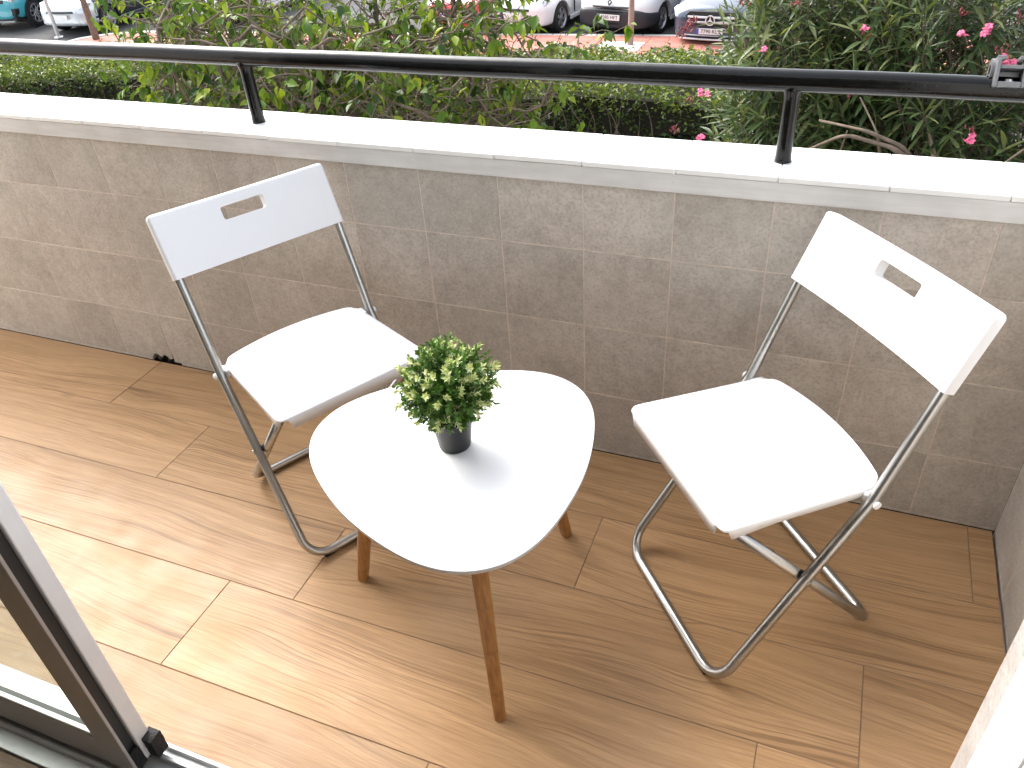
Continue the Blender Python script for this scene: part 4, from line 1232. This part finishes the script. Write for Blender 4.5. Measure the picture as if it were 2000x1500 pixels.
# sitter's left side (image right) is seen: local -x
xy, hd = place_by_wheel(-5.75, 16.62, -0.15, -0.99, -1)
make_car('hatch', 'white_hatchback', 'white hatchback parked between the red car and the white van', 'car', xy, hd, M['p_white'])
xy, hd = place_by_wheel(-3.53, 16.76, -0.20, -0.98, -1)
make_car('van', 'white_van', 'white van with dark grey bumper parked behind the thin tree', 'van', xy, hd, M['p_white'], '9385 HFT')
h = Vector((-.10, -.995, 0)).normalized(); c = Vector((-2.255, 15.36, 0)) - h * 2.25
make_car('sedan', 'blue_grey_sedan', 'blue-grey car with star emblem on its grille behind the oleander', 'car', (c.x, c.y), math.atan2(h.y, h.x), M['p_blue'], '7790 KLT')
h = Vector((-.15, -.99, 0)).normalized(); c = Vector((-8.05, 15.80, 0)) - h * 2.06
make_car('hatch', 'red_hatchback', 'red car showing between the tree leaves beside the white hatchback', 'car', (c.x, c.y), math.atan2(h.y, h.x), M['p_red'])
xy, hd = place_by_wheel(-17.95, 15.62, 0.06, -1.0, -1)
make_car('hatch', 'navy_car_sky_sheen', 'dark navy car with sky sheen painted pale on its nose, parked behind the grey tree trunk', 'car', xy, hd, M['p_sky_sheen'])
xy, hd = place_by_wheel(-20.80, 15.86, 0.10, -1.0, -1)
make_car('suv', 'teal_suv', 'teal car with black wheel arches at the upper left corner', 'car', xy, hd, M['p_teal'], '4021 LKM')
h = Vector((-.1, -.995, 0)).normalized(); c = Vector((-15.3, 16.1, 0)) - h * 2.06
make_car('hatch', 'white_small_car', 'white car mostly hidden behind the left part of the tree', 'car', (c.x, c.y), math.atan2(h.y, h.x), M['p_white'])

# small wheel at the very left edge: a kick scooter lying mostly out of frame
ks = empty('kick_scooter', (-21.1, 14.42, STREET), 0, 'small scooter wheel at the left edge above the handrail', 'scooter')
def sc_wheel(x): 
    MX = Matrix.Translation((x, 0, 0.105)) @ Matrix.Rotation(PI / 2, 4, 'X')
    w = MB().lathe([(0.055, -.022), (.088, -.025), (.105, -.012), (.105, .012), (.088, .025), (.055, .022), (.055, -.022)], 28, MX, False, False).build('wheel', M['tyre'], ks, auto=40)
    MB().lathe([(0.001, .012), (.055, .010), (.055, -.010), (.001, -.012)], 20, MX, False, False).build('hub', M['rim_silver'], w, auto=40)
sc_wheel(0.28); sc_wheel(-0.55)
MB().box(-.50, .16, -.07, .07, .10, .125).build('deck', M['bumper_black'], ks, bevel=.01)
MB().tube([Vector((.28, 0, .12)), Vector((.24, 0, .30)), Vector((.12, 0, 1.0))], .018, 10).build('steering_column', M['rim_silver'], ks, smooth=True)
MB().tube([Vector((.12, -.22, 1.0)), Vector((.12, .22, 1.0))], .014, 10).build('handlebar', M['bumper_black'], ks, smooth=True)

# ------------------------------------------------------------------ planting
def pix(p):
    d = Vector(p) - CAM
    z = d.dot(CF)
    if z < 0.05: return None
    return (1000 + 1567.4 * d.dot(CR) / z, 750 - 1567.4 * d.dot(CU) / z, z)

class Leaves:
    """fast accumulation of transformed leaf templates"""
    def __init__(s): s.V = []; s.F = []; s.T = []; s.n = 0
    def add(s, tv, tf, Mx, p, sc, tint):
        v = (np.asarray(tv) * sc) @ np.asarray(Mx).T + np.asarray(p)
        s.V.append(v); s.F.append(tf + s.n); s.T.append(np.full(len(v), tint)); s.n += len(v)
    def mesh(s, name, mat):
        V = np.concatenate(s.V).astype(np.float32); F = np.concatenate(s.F).astype(np.int32); T = np.concatenate(s.T).astype(np.float32)
        me = bpy.data.meshes.new(name)
        me.vertices.add(len(V)); me.vertices.foreach_set('co', V.ravel())
        me.loops.add(F.size); me.loops.foreach_set('vertex_index', F.ravel())
        me.polygons.add(len(F)); me.polygons.foreach_set('loop_start', np.arange(len(F)) * 4); me.polygons.foreach_set('loop_total', np.full(len(F), 4))
        me.update(calc_edges=True); me.validate()
        set_tint(me, T); me.polygons.foreach_set('use_smooth', [True] * len(F))
        me.materials.append(mat)
        return me

def template(L, Wd, fold, droop, n, pw=0.8, shape=None):
    vs = []; fs = []
    for k in range(n + 1):
        t = k / n
        if shape: w = Wd * 0.5 * shape[k]
        else: w = Wd * math.sin(PI * min(0.985, 0.04 + t * 0.945)) ** pw * 0.5
        y = L * t; z = -droop * L * t * t
        vs += [(-w, y, z + fold * w), (0, y, z), (w, y, z + fold * w)]
    for k in range(n):
        b = k * 3
        fs += [(b, b + 1, b + 4, b + 3), (b + 1, b + 2, b + 5, b + 4)]
    return np.array(vs), np.array(fs)
TL = [template(0.105, 0.056, 0.42, dr, 5, shape=[0.05, 0.62, 1.0, 0.86, 0.48, 0.02]) for dr in (0.10, 0.26, 0.45)]
OL = [template(0.165, 0.026, 0.30, dr, 5, shape=[0.12, 0.70, 1.0, 0.90, 0.52, 0.02]) for dr in (0.03, 0.14, 0.30)]
HL = [template(0.078, 0.044, 0.35, 0.15, 2, shape=[0.15, 1.0, 0.05])]
IL = [template(0.085, 0.080, 0.22, 0.20, 3, shape=[0.35, 1.0, 0.62, 0.03])]

def leaf_frame(d, roll):
    return np.array(frame_from(Vector(d), roll))

def wobble(p0, p1, n, amp, r, sag=0.0):
    p0, p1 = Vector(p0), Vector(p1); L = (p1 - p0).length
    pts = []; o = Vector((0, 0, 0))
    for k in range(n + 1):
        t = k / n
        o = o * 0.75 + Vector((r.gauss(0, 1), r.gauss(0, 1), r.gauss(0, 1))) * amp * L * 0.5
        e = math.sin(PI * t)
        pts.append(p0.lerp(p1, t) + o * min(1.0, e * 1.6) + Vector((0, 0, sag * L * e)))
    return pts

def finish_leaves(t, items, templates, mat_obj, mat_mass, n_obj, name='leaf', mass='foliage'):
    """items: (template index, 3x3 frame, position, scale, tint); the n_obj that show largest become parts"""
    score = []
    for i, (k, F_, p, sc, ti) in enumerate(items):
        q = pix(p)
        if q is None or not (-20 < q[0] < 2020 and -15 < q[1] < 330): score.append(0.0); continue
        nz = abs(Vector(F_[:, 2]).dot((Vector(p) - CAM).normalized()))
        score.append(sc * (0.3 + 0.7 * nz) / q[2] ** 1.5)
    order = np.argsort(-np.array(score))
    chosen = set(order[:n_obj].tolist())
    meshes = []
    for (tv, tf) in templates:
        me = bpy.data.meshes.new(name); me.from_pydata([tuple(v) for v in tv], [], [tuple(f) for f in tf])
        me.materials.append(mat_obj); me.polygons.foreach_set('use_smooth', [True] * len(me.polygons)); meshes.append(me)
    L = Leaves()
    pinv = parent_inv(t)
    for i, (k, F_, p, sc, ti) in enumerate(items):
        if i in chosen and score[i] > 0:
            o = bpy.data.objects.new(name, meshes[k]); COL.objects.link(o); o.parent = t
            Mx = Matrix([list(r) for r in F_]).to_4x4() @ Matrix.Scale(sc, 4)
            o.matrix_local = pinv @ Matrix.Translation(p) @ Mx
        else:
            L.add(templates[k][0], templates[k][1], F_, p, sc, ti)
    me = L.mesh(mass, mat_mass)
    o = link(mass, me, None, t); o.matrix_parent_inverse = pinv; tag(o, kind='stuff')
    return o

# --- the loose tree with drooping heart leaves and a tangle of grey branches
r = random.Random(11)
tree = empty('broadleaf_tree', (-3.3, 4.35, STREET), 0, 'loose green tree with drooping leaves and tangled bare branches beyond the railing', 'tree')
trunk = MB(); twigs = MB(); items = []
base = Vector((-3.3, 4.35, STREET - 0.1)); fork = Vector((-3.25, 4.30, -1.75))
trunk.tube(wobble(base, fork, 7, 0.05, r), [0.12, .112, .105, .10, .096, .092, .09, .088], 12)
C0 = Vector((-3.42, 4.25, -0.15)); RAD = Vector((1.98, 1.15, 1.25))
def in_crown(p, s=1.0):
    d = Vector(((p.x - C0.x) / RAD.x, (p.y - C0.y) / RAD.y, (p.z - C0.z) / RAD.z)); return d.length < s
def add_leaf_cluster(p, d, n, droopy=1.0):
    if p.z < -.42 and r.random() < .42: return
    for q in range(n):
        dd = Vector((d.x, d.y, d.z)) * 0.5 + Vector((r.gauss(0, .65), r.gauss(0, .65), r.gauss(-0.75 * droopy, .38)))
        items.append((r.randrange(3), leaf_frame(dd, r.uniform(-.9, .9)), tuple(p + Vector((r.gauss(0, .018), r.gauss(0, .018), r.gauss(0, .015)))), 0.42 + 0.72 * r.random() ** 1.4, min(1, max(0, r.gauss(0.50, 0.28)))))
nl = 18
for li in range(nl):
    a = 2 * PI * li / nl + r.uniform(-.2, .2)
    el = r.uniform(-0.25, 0.75)
    end = C0 + Vector((RAD.x * math.cos(a) * math.cos(el) * .92, RAD.y * math.sin(a) * math.cos(el) * .92, RAD.z * math.sin(el) * .9))
    limb = wobble(fork - Vector((0, 0, r.uniform(0, .4))), end, 12, 0.11, r, sag=0.10)
    trunk.tube(limb, [0.030 * (1 - 0.80 * k / 12) + 0.004 for k in range(13)], 8)
    for si in range(25):
        k = r.randrange(4, 13); p = limb[k]
        dv = Vector((r.gauss(0, 1), r.gauss(0, .7), r.gauss(-0.10, .55))).normalized()
        e = p + dv * r.uniform(.45, 1.05)
        if not in_crown(e, 1.12): e = p + (C0 - p).normalized().lerp(dv, .45) * .6
        sub = wobble(p, e, 8, 0.14, r, sag=0.05)
        r0 = r.uniform(.006, .013)
        twigs.tube(sub, [r0 * (1 - .75 * q / 8) + .0015 for q in range(9)], 6, False)
        for ti in range(6):
            kk = r.randrange(3, 9); pp = sub[kk]
            dv2 = (dv * .4 + Vector((r.gauss(0, .8), r.gauss(0, .8), r.gauss(-.1, .6)))).normalized()
            ee = pp + dv2 * r.uniform(.16, .42)
            tw_ = wobble(pp, ee, 4, 0.12, r)
            twigs.tube(tw_, [.0042, .0036, .003, .0024, .0018], 4, False)
            if r.random() < .93:
                add_leaf_cluster(ee, dv2, r.randrange(2, 7))
                if r.random() < .45: add_leaf_cluster(tw_[2], dv2, r.randrange(1, 3))
# a few long shoots reaching out to the sides
for (tx, ty, tz) in ((-5.35, 3.7, .18), (-5.6, 4.0, .05), (-5.1, 3.5, -.02), (-1.55, 3.7, .22), (-1.45, 3.5, .30), (-1.40, 3.9, -.22), (-1.50, 3.6, -.38), (-1.75, 3.8, .05), (-5.0, 3.9, -.35), (-1.7, 3.5, .32)):
    s0 = C0 + Vector(((tx - C0.x) * .5, (ty - C0.y) * .5, (tz - C0.z) * .5 - .1))
    sh = wobble(s0, Vector((tx, ty, tz)), 9, .07, r, sag=.08)
    twigs.tube(sh, [.010 * (1 - .8 * q / 9) + .0012 for q in range(10)], 6, False)
    for q in range(4, 10): add_leaf_cluster(sh[q], (sh[q] - sh[q - 1]).normalized(), r.randrange(2, 4), 1.2)
child(trunk, 'trunk', M['bark'], tree, smooth=True)
tw_o = child(twigs, 'branches', M['bark'], tree, smooth=True); tag(tw_o, kind='stuff')
finish_leaves(tree, items, TL, M['tree_leaf'], M['tree_leaf_mass'], 300)
n_tree = len(items)

# --- oleanders
def flower(parent, p, n, r, bud=False):
    mb = MB()
    for q in range(n):
        c = Vector((r.gauss(0, .014), r.gauss(0, .014), r.gauss(0, .011)))
        if bud:
            d = Vector((r.gauss(0, .6), r.gauss(0, .6), 1)).normalized()
            mb.tube([c, c + d * .012, c + d * .026], [.0025, .0042, .0008], 5)
        else:
            ax = Vector((r.gauss(0, .5), r.gauss(-.4, .5), 1)).normalized(); Fq = frame_from(ax)
            for k in range(5):
                a = k * 2 * PI / 5 + r.random() * .3
                pet = [(0, 0, 0), (-.007, .010, .003), (-.0055, .018, .001), (.005, .019, .0), (.0075, .011, .004)]
                T = Matrix((Fq.col[0], Fq.col[2], Fq.col[1])).transposed() @ Matrix.Rotation(a, 3, 'Z')
                mb.add([c + T @ Vector(v) for v in pet], [(0, 1, 2, 3, 4)])
    o = mb.build('bud_cluster' if bud else 'flower', M['dark_bud'] if bud else M['pink_petal'], parent)
    o.matrix_local = parent_inv(parent) @ Matrix.Translation(p)
    return o
def on_ray(u, v, y):
    d = CF * 1567.4 + CR * (u - 1000) - CU * (v - 750)
    return CAM + d * ((y - CAM.y) / d.y)
def oleander(x, y, label, seed, rad, zc, nshoot, nobj, flowers, buds, limbs=()):
    r = random.Random(seed)
    t = empty('oleander_shrub', (x, y, STREET), 0, label, 'shrub', 'oleander shrubs beyond the railing')
    wood = MB(); items = []
    b = Vector((x, y, STREET - .05))
    stems = []
    for k in range(11):
        a = 2 * PI * k / 11 + r.uniform(-.3, .3); rr = r.uniform(.2, .75)
        end = Vector((x + math.cos(a) * rad[0] * rr, y + math.sin(a) * rad[1] * rr, zc + r.uniform(-.3, .4)))
        s = wobble(b + Vector((math.cos(a) * .08, math.sin(a) * .08, 0)), end, 12, .035, r)
        s = [p + Vector((math.cos(a), math.sin(a), 0)) * (-0.25 * math.sin(PI * q / 12)) * .4 for q, p in enumerate(s)]
        wood.tube(s, [.030 * (1 - .65 * q / 12) for q in range(13)], 8); stems.append(s)
    for k in range(nshoot):
        # shoot tips fill the crown volume, denser near its outside
        while True:
            d = Vector((r.uniform(-1, 1), r.uniform(-1, 1), r.uniform(-1, 1)))
            if d.length < 1: break
        if r.random() < .72: d = d.normalized() * r.uniform(.72, 1.03)
        tip = Vector((x + d.x * rad[0], y + d.y * rad[1], zc + d.z * rad[2]))
        s = r.choice(stems); p = s[r.randrange(6, 13)]
        out = Vector((d.x * .9, d.y * .9, max(d.z, -.2) * .6 + .75)).normalized()
        start = tip - out * r.uniform(.22, .45)
        if k % 3 == 0: wood.tube([p, p.lerp(start, .6) + Vector((0, 0, -.05)), start], [.007, .005, .0038], 5, False)
        sh = [start, start.lerp(tip, .5) + Vector((r.gauss(0, .01), r.gauss(0, .01), 0)), tip]
        wood.tube(sh, [.0038, .003, .0018], 5, False)
        nw = r.randrange(5, 9)
        for w in range(nw):
            tt = w / (nw - 1); pp = start.lerp(tip, .15 + .85 * tt)
            for q in range(3):
                a = w * 1.05 + q * 2.094 + r.uniform(-.2, .2)
                side = (Vector((math.cos(a), math.sin(a), 0)) - out * Vector((math.cos(a), math.sin(a), 0)).dot(out)).normalized()
                dd = side * (1.15 - .45 * tt) + out * (.22 + .62 * tt) + Vector((0, 0, -.22 * (1 - tt)))
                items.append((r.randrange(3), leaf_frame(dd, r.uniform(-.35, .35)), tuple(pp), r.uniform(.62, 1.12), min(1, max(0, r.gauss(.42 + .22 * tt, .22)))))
    for pl_, r0_ in limbs:
        q = [on_ray(u, v, yy) for u, v, yy in pl_]
        q = fillet(q, .12, 5) if len(q) > 2 else q
        wood.tube(q, [r0_ * (1 - .5 * k / (len(q) - 1)) for k in range(len(q))], 8)
    child(wood, 'stems', M['bark'], t, smooth=True)
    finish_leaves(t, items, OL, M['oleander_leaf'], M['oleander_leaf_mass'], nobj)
    for (u, v, yy, n) in flowers: flower(t, on_ray(u, v, yy), n, r)
    for (u, v, yy, n) in buds: flower(t, on_ray(u, v, yy), n, r, True)
    return len(items)
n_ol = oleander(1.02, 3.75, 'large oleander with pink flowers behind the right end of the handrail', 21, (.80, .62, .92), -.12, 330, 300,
    [(1885, 66, 3.25, 4), (1925, 62, 3.2, 4), (1932, 55, 3.2, 4), (1962, 120, 3.15, 5), (1890, 270, 3.1, 5), (1970, 128, 3.15, 4)],
    [(1880, 30, 3.3, 8), (1960, 100, 3.2, 8), (1988, 40, 3.3, 7), (1893, 258, 3.1, 7)],
    [([(1800, 330, 3.15), (1742, 288, 3.1), (1650, 262, 3.1), (1560, 300, 3.2)], .016), ([(1790, 320, 3.2), (1760, 285, 3.12), (1690, 255, 3.1), (1600, 235, 3.2)], .014), ([(1720, 320, 3.2), (1715, 262, 3.15), (1680, 190, 3.3)], .009), ([(1830, 340, 3.2), (1822, 290, 3.2), (1808, 230, 3.4)], .016), ([(1640, 300, 3.15), (1655, 255, 3.1)], .006), ([(1960, 320, 3.0), (1995, 295, 3.0), (2040, 260, 3.0)], .006)])
n_ol += oleander(0.27, 3.95, 'oleander bush with pale narrow leaves left of the right handrail post', 33, (.68, .60, .86), -.22, 300, 300,
    [(1368, 175, 3.35, 4), (1368, 271, 3.3, 4), (1490, 95, 3.4, 2), (1675, 58, 3.35, 3), (1378, 181, 3.35, 3)],
    [(1348, 48, 3.4, 16), (1340, 62, 3.4, 14), (1318, 255, 3.3, 12), (1554, 8, 3.4, 12), (1350, 195, 3.35, 8), (1660, 185, 3.3, 10), (1356, 40, 3.4, 10), (1330, 70, 3.4, 8), (1690, 70, 3.35, 7), (1450, 8, 3.4, 8)])
n_ol += oleander(0.62, 5.0, 'taller oleander filling the gap behind the two front ones', 47, (1.15, .65, 1.25), .10, 330, 60, [], [(1800, 20, 4.5, 8)])
# --- clipped hedge along the pavement
def make_hedge(name, x0, x1, y0, y1, z1, label, seed, dens, branches=True):
    r = random.Random(seed)
    t = empty(name, ((x0 + x1) / 2, (y0 + y1) / 2, STREET), 0, label, 'hedge')
    L = Leaves(); tv, tf = HL[0]
    nf = int((x1 - x0) * (z1 - STREET) * dens); ntp = int((x1 - x0) * (y1 - y0) * dens)
    def bump_(x, y): return -.05 + .04 * math.sin(x * 1.7) + .04 * math.sin(x * 4.1 + y * 3) + .03 * math.sin(x * 9.3 + 1) + .03 * math.sin(x * 17.3 + y * 11) - (.32 * min(1, max(0, (-11.5 - x) / 3)))
    def clump(x, y, z): return math.sin(x * 5.3 + z * 4) * math.sin(z * 7.1 + y * 3 + x * 2.2) + .5 * math.sin(x * 13 + z * 17 + y * 9)
    for i in range(nf):
        x = r.uniform(x0, x1); z = STREET + .14 + (z1 - STREET - .14) * r.random() ** .8; dep = abs(r.gauss(0, .15)) - .04
        cq = clump(x, y0, z)
        if cq < -.45 and r.random() < .7: continue
        y = y0 + dep + .06 * math.sin(x * 3 + z * 4) - .02 - .05 * cq
        d = (r.gauss(0, .8), r.gauss(-.6, .5), r.gauss(.2, .6))
        L.add(tv, tf, leaf_frame(d, r.uniform(-1.2, 1.2)), (x, y, z + bump_(x, y) * .5), r.uniform(.6, 1.2), min(1, max(0, r.gauss(.20 + .08 * cq + .45 * max(0, (z - z1 + .45) / .45), .20))))  # tint climbs with height: lit upper leaves and shaded lower face painted in
    for i in range(ntp):
        x = r.uniform(x0, x1); y = r.uniform(y0 - .03, y1); z = z1 - r.gauss(.02, .07) + bump_(x, y) + .05 * clump(x, y, y)
        if (x % 2.9) < .5 and r.random() < .3: z -= .1
        d = (r.gauss(0, .8), r.gauss(-.3, .7), r.gauss(.5, .5))
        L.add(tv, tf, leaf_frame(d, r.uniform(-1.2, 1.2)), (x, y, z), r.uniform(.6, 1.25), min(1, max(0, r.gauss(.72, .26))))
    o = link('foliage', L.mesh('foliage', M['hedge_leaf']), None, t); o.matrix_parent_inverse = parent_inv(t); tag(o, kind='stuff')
    # solid dark core standing in for the shade among the inner twigs
    core = MB(); n = int((x1 - x0) / .5)
    vs = []; 
    for k in range(n + 1):
        x = x0 + .1 + (x1 - x0 - .2) * k / n; zt = z1 - .14 + bump_(x, y0) + r.uniform(-.03, .03)
        zb = STREET + r.uniform(.12, .26)
        vs += [(x, y0 + .17 + r.uniform(-.04, .04), zb), (x, y0 + .15 + r.uniform(-.04, .04), zt), (x, y1 - .15, zt), (x, y1 - .15, zb)]
    fs = [(0, 1, 2, 3), tuple(4 * n + q for q in (3, 2, 1, 0))]
    for k in range(n):
        for q in range(4):
            q2 = (q + 1) % 4; fs.append((4 * k + q, 4 * k + 4 + q, 4 * k + 4 + q2, 4 * k + q2))
    core.add(vs, fs); child(core, 'shade_core', M['hedge_core'], t)
    if branches:
        bw = MB()
        for k in range(int((x1 - x0) * 7)):
            x = r.uniform(x0, x1); yy = y0 + r.uniform(.0, .25)
            bw.tube(wobble((x, yy, STREET - .05), (x + r.gauss(0, .18), yy + r.gauss(0, .1), z1 - r.uniform(.1, .4)), 5, .06, r), [.013, .011, .009, .007, .005, .004], 5, False)
        o = child(bw, 'branches', M['bark'], t, smooth=True); tag(o, kind='stuff')
make_hedge('clipped_hedge', -19.5, 2.4, 9.75, 11.9, -2.035, 'long clipped hedge with bright top running along the pavement', 5, 640)
# ivy bed behind the hedge
r = random.Random(8); L = Leaves()
for i in range(8600):
    x = r.uniform(-7.6, 1.5); y = r.uniform(11.8, 13.9)
    hx_ = min(1.0, max(.12, (x + 7.2) / 2.6))
    if y > 12.6 + 1.3 * hx_: continue
    z = PZ + .10 + hx_ * (.30 - .11 * max(0, y - 12.2)) + .05 * math.sin(x * 2.3) + .06 * math.sin(x * 5.7 + y * 4) + r.gauss(0, .05)
    z = min(z, -2.13)
    L.add(IL[0][0], IL[0][1], leaf_frame((r.gauss(0, .8), r.gauss(-.5, .6), r.gauss(.1, .5)), r.uniform(-.8, .8)), (x, y, z), r.uniform(.7, 1.4), min(1, max(0, r.gauss(.55, .27))))
iv = link('ivy_ground_cover', L.mesh('ivy', M['ivy_leaf'])); tag(iv, 'pale ivy leaves spreading over the bed beside the pavement', 'ivy', kind='stuff')
ib = MB(); vs = []; n = 30
for k in range(n + 1):
    x = -7.7 + 9.3 * k / n; hx_ = min(1.0, max(.12, (x + 7.2) / 2.6)); zt = PZ + .02 + hx_ * .24 + .04 * math.sin(x * 2.3)
    vs += [(x, 11.85, PZ - .1), (x, 11.85, min(zt, -2.1)), (x, 12.6, min(zt, -2.1)), (x, 12.5 + 1.3 * hx_, PZ + .02 + .08 * hx_), (x, 12.55 + 1.32 * hx_, PZ - .1)]
fs = []
for k in range(n):
    for q in range(4): fs.append((5 * k + q, 5 * k + 5 + q, 5 * k + 6 + q, 5 * k + 1 + q))
ibo = ib.add(vs, fs).build('ivy_bed', M['hedge_core']); tag(ibo, kind='structure')
print('leaves', n_tree, n_ol, 'objects', len(bpy.data.objects))
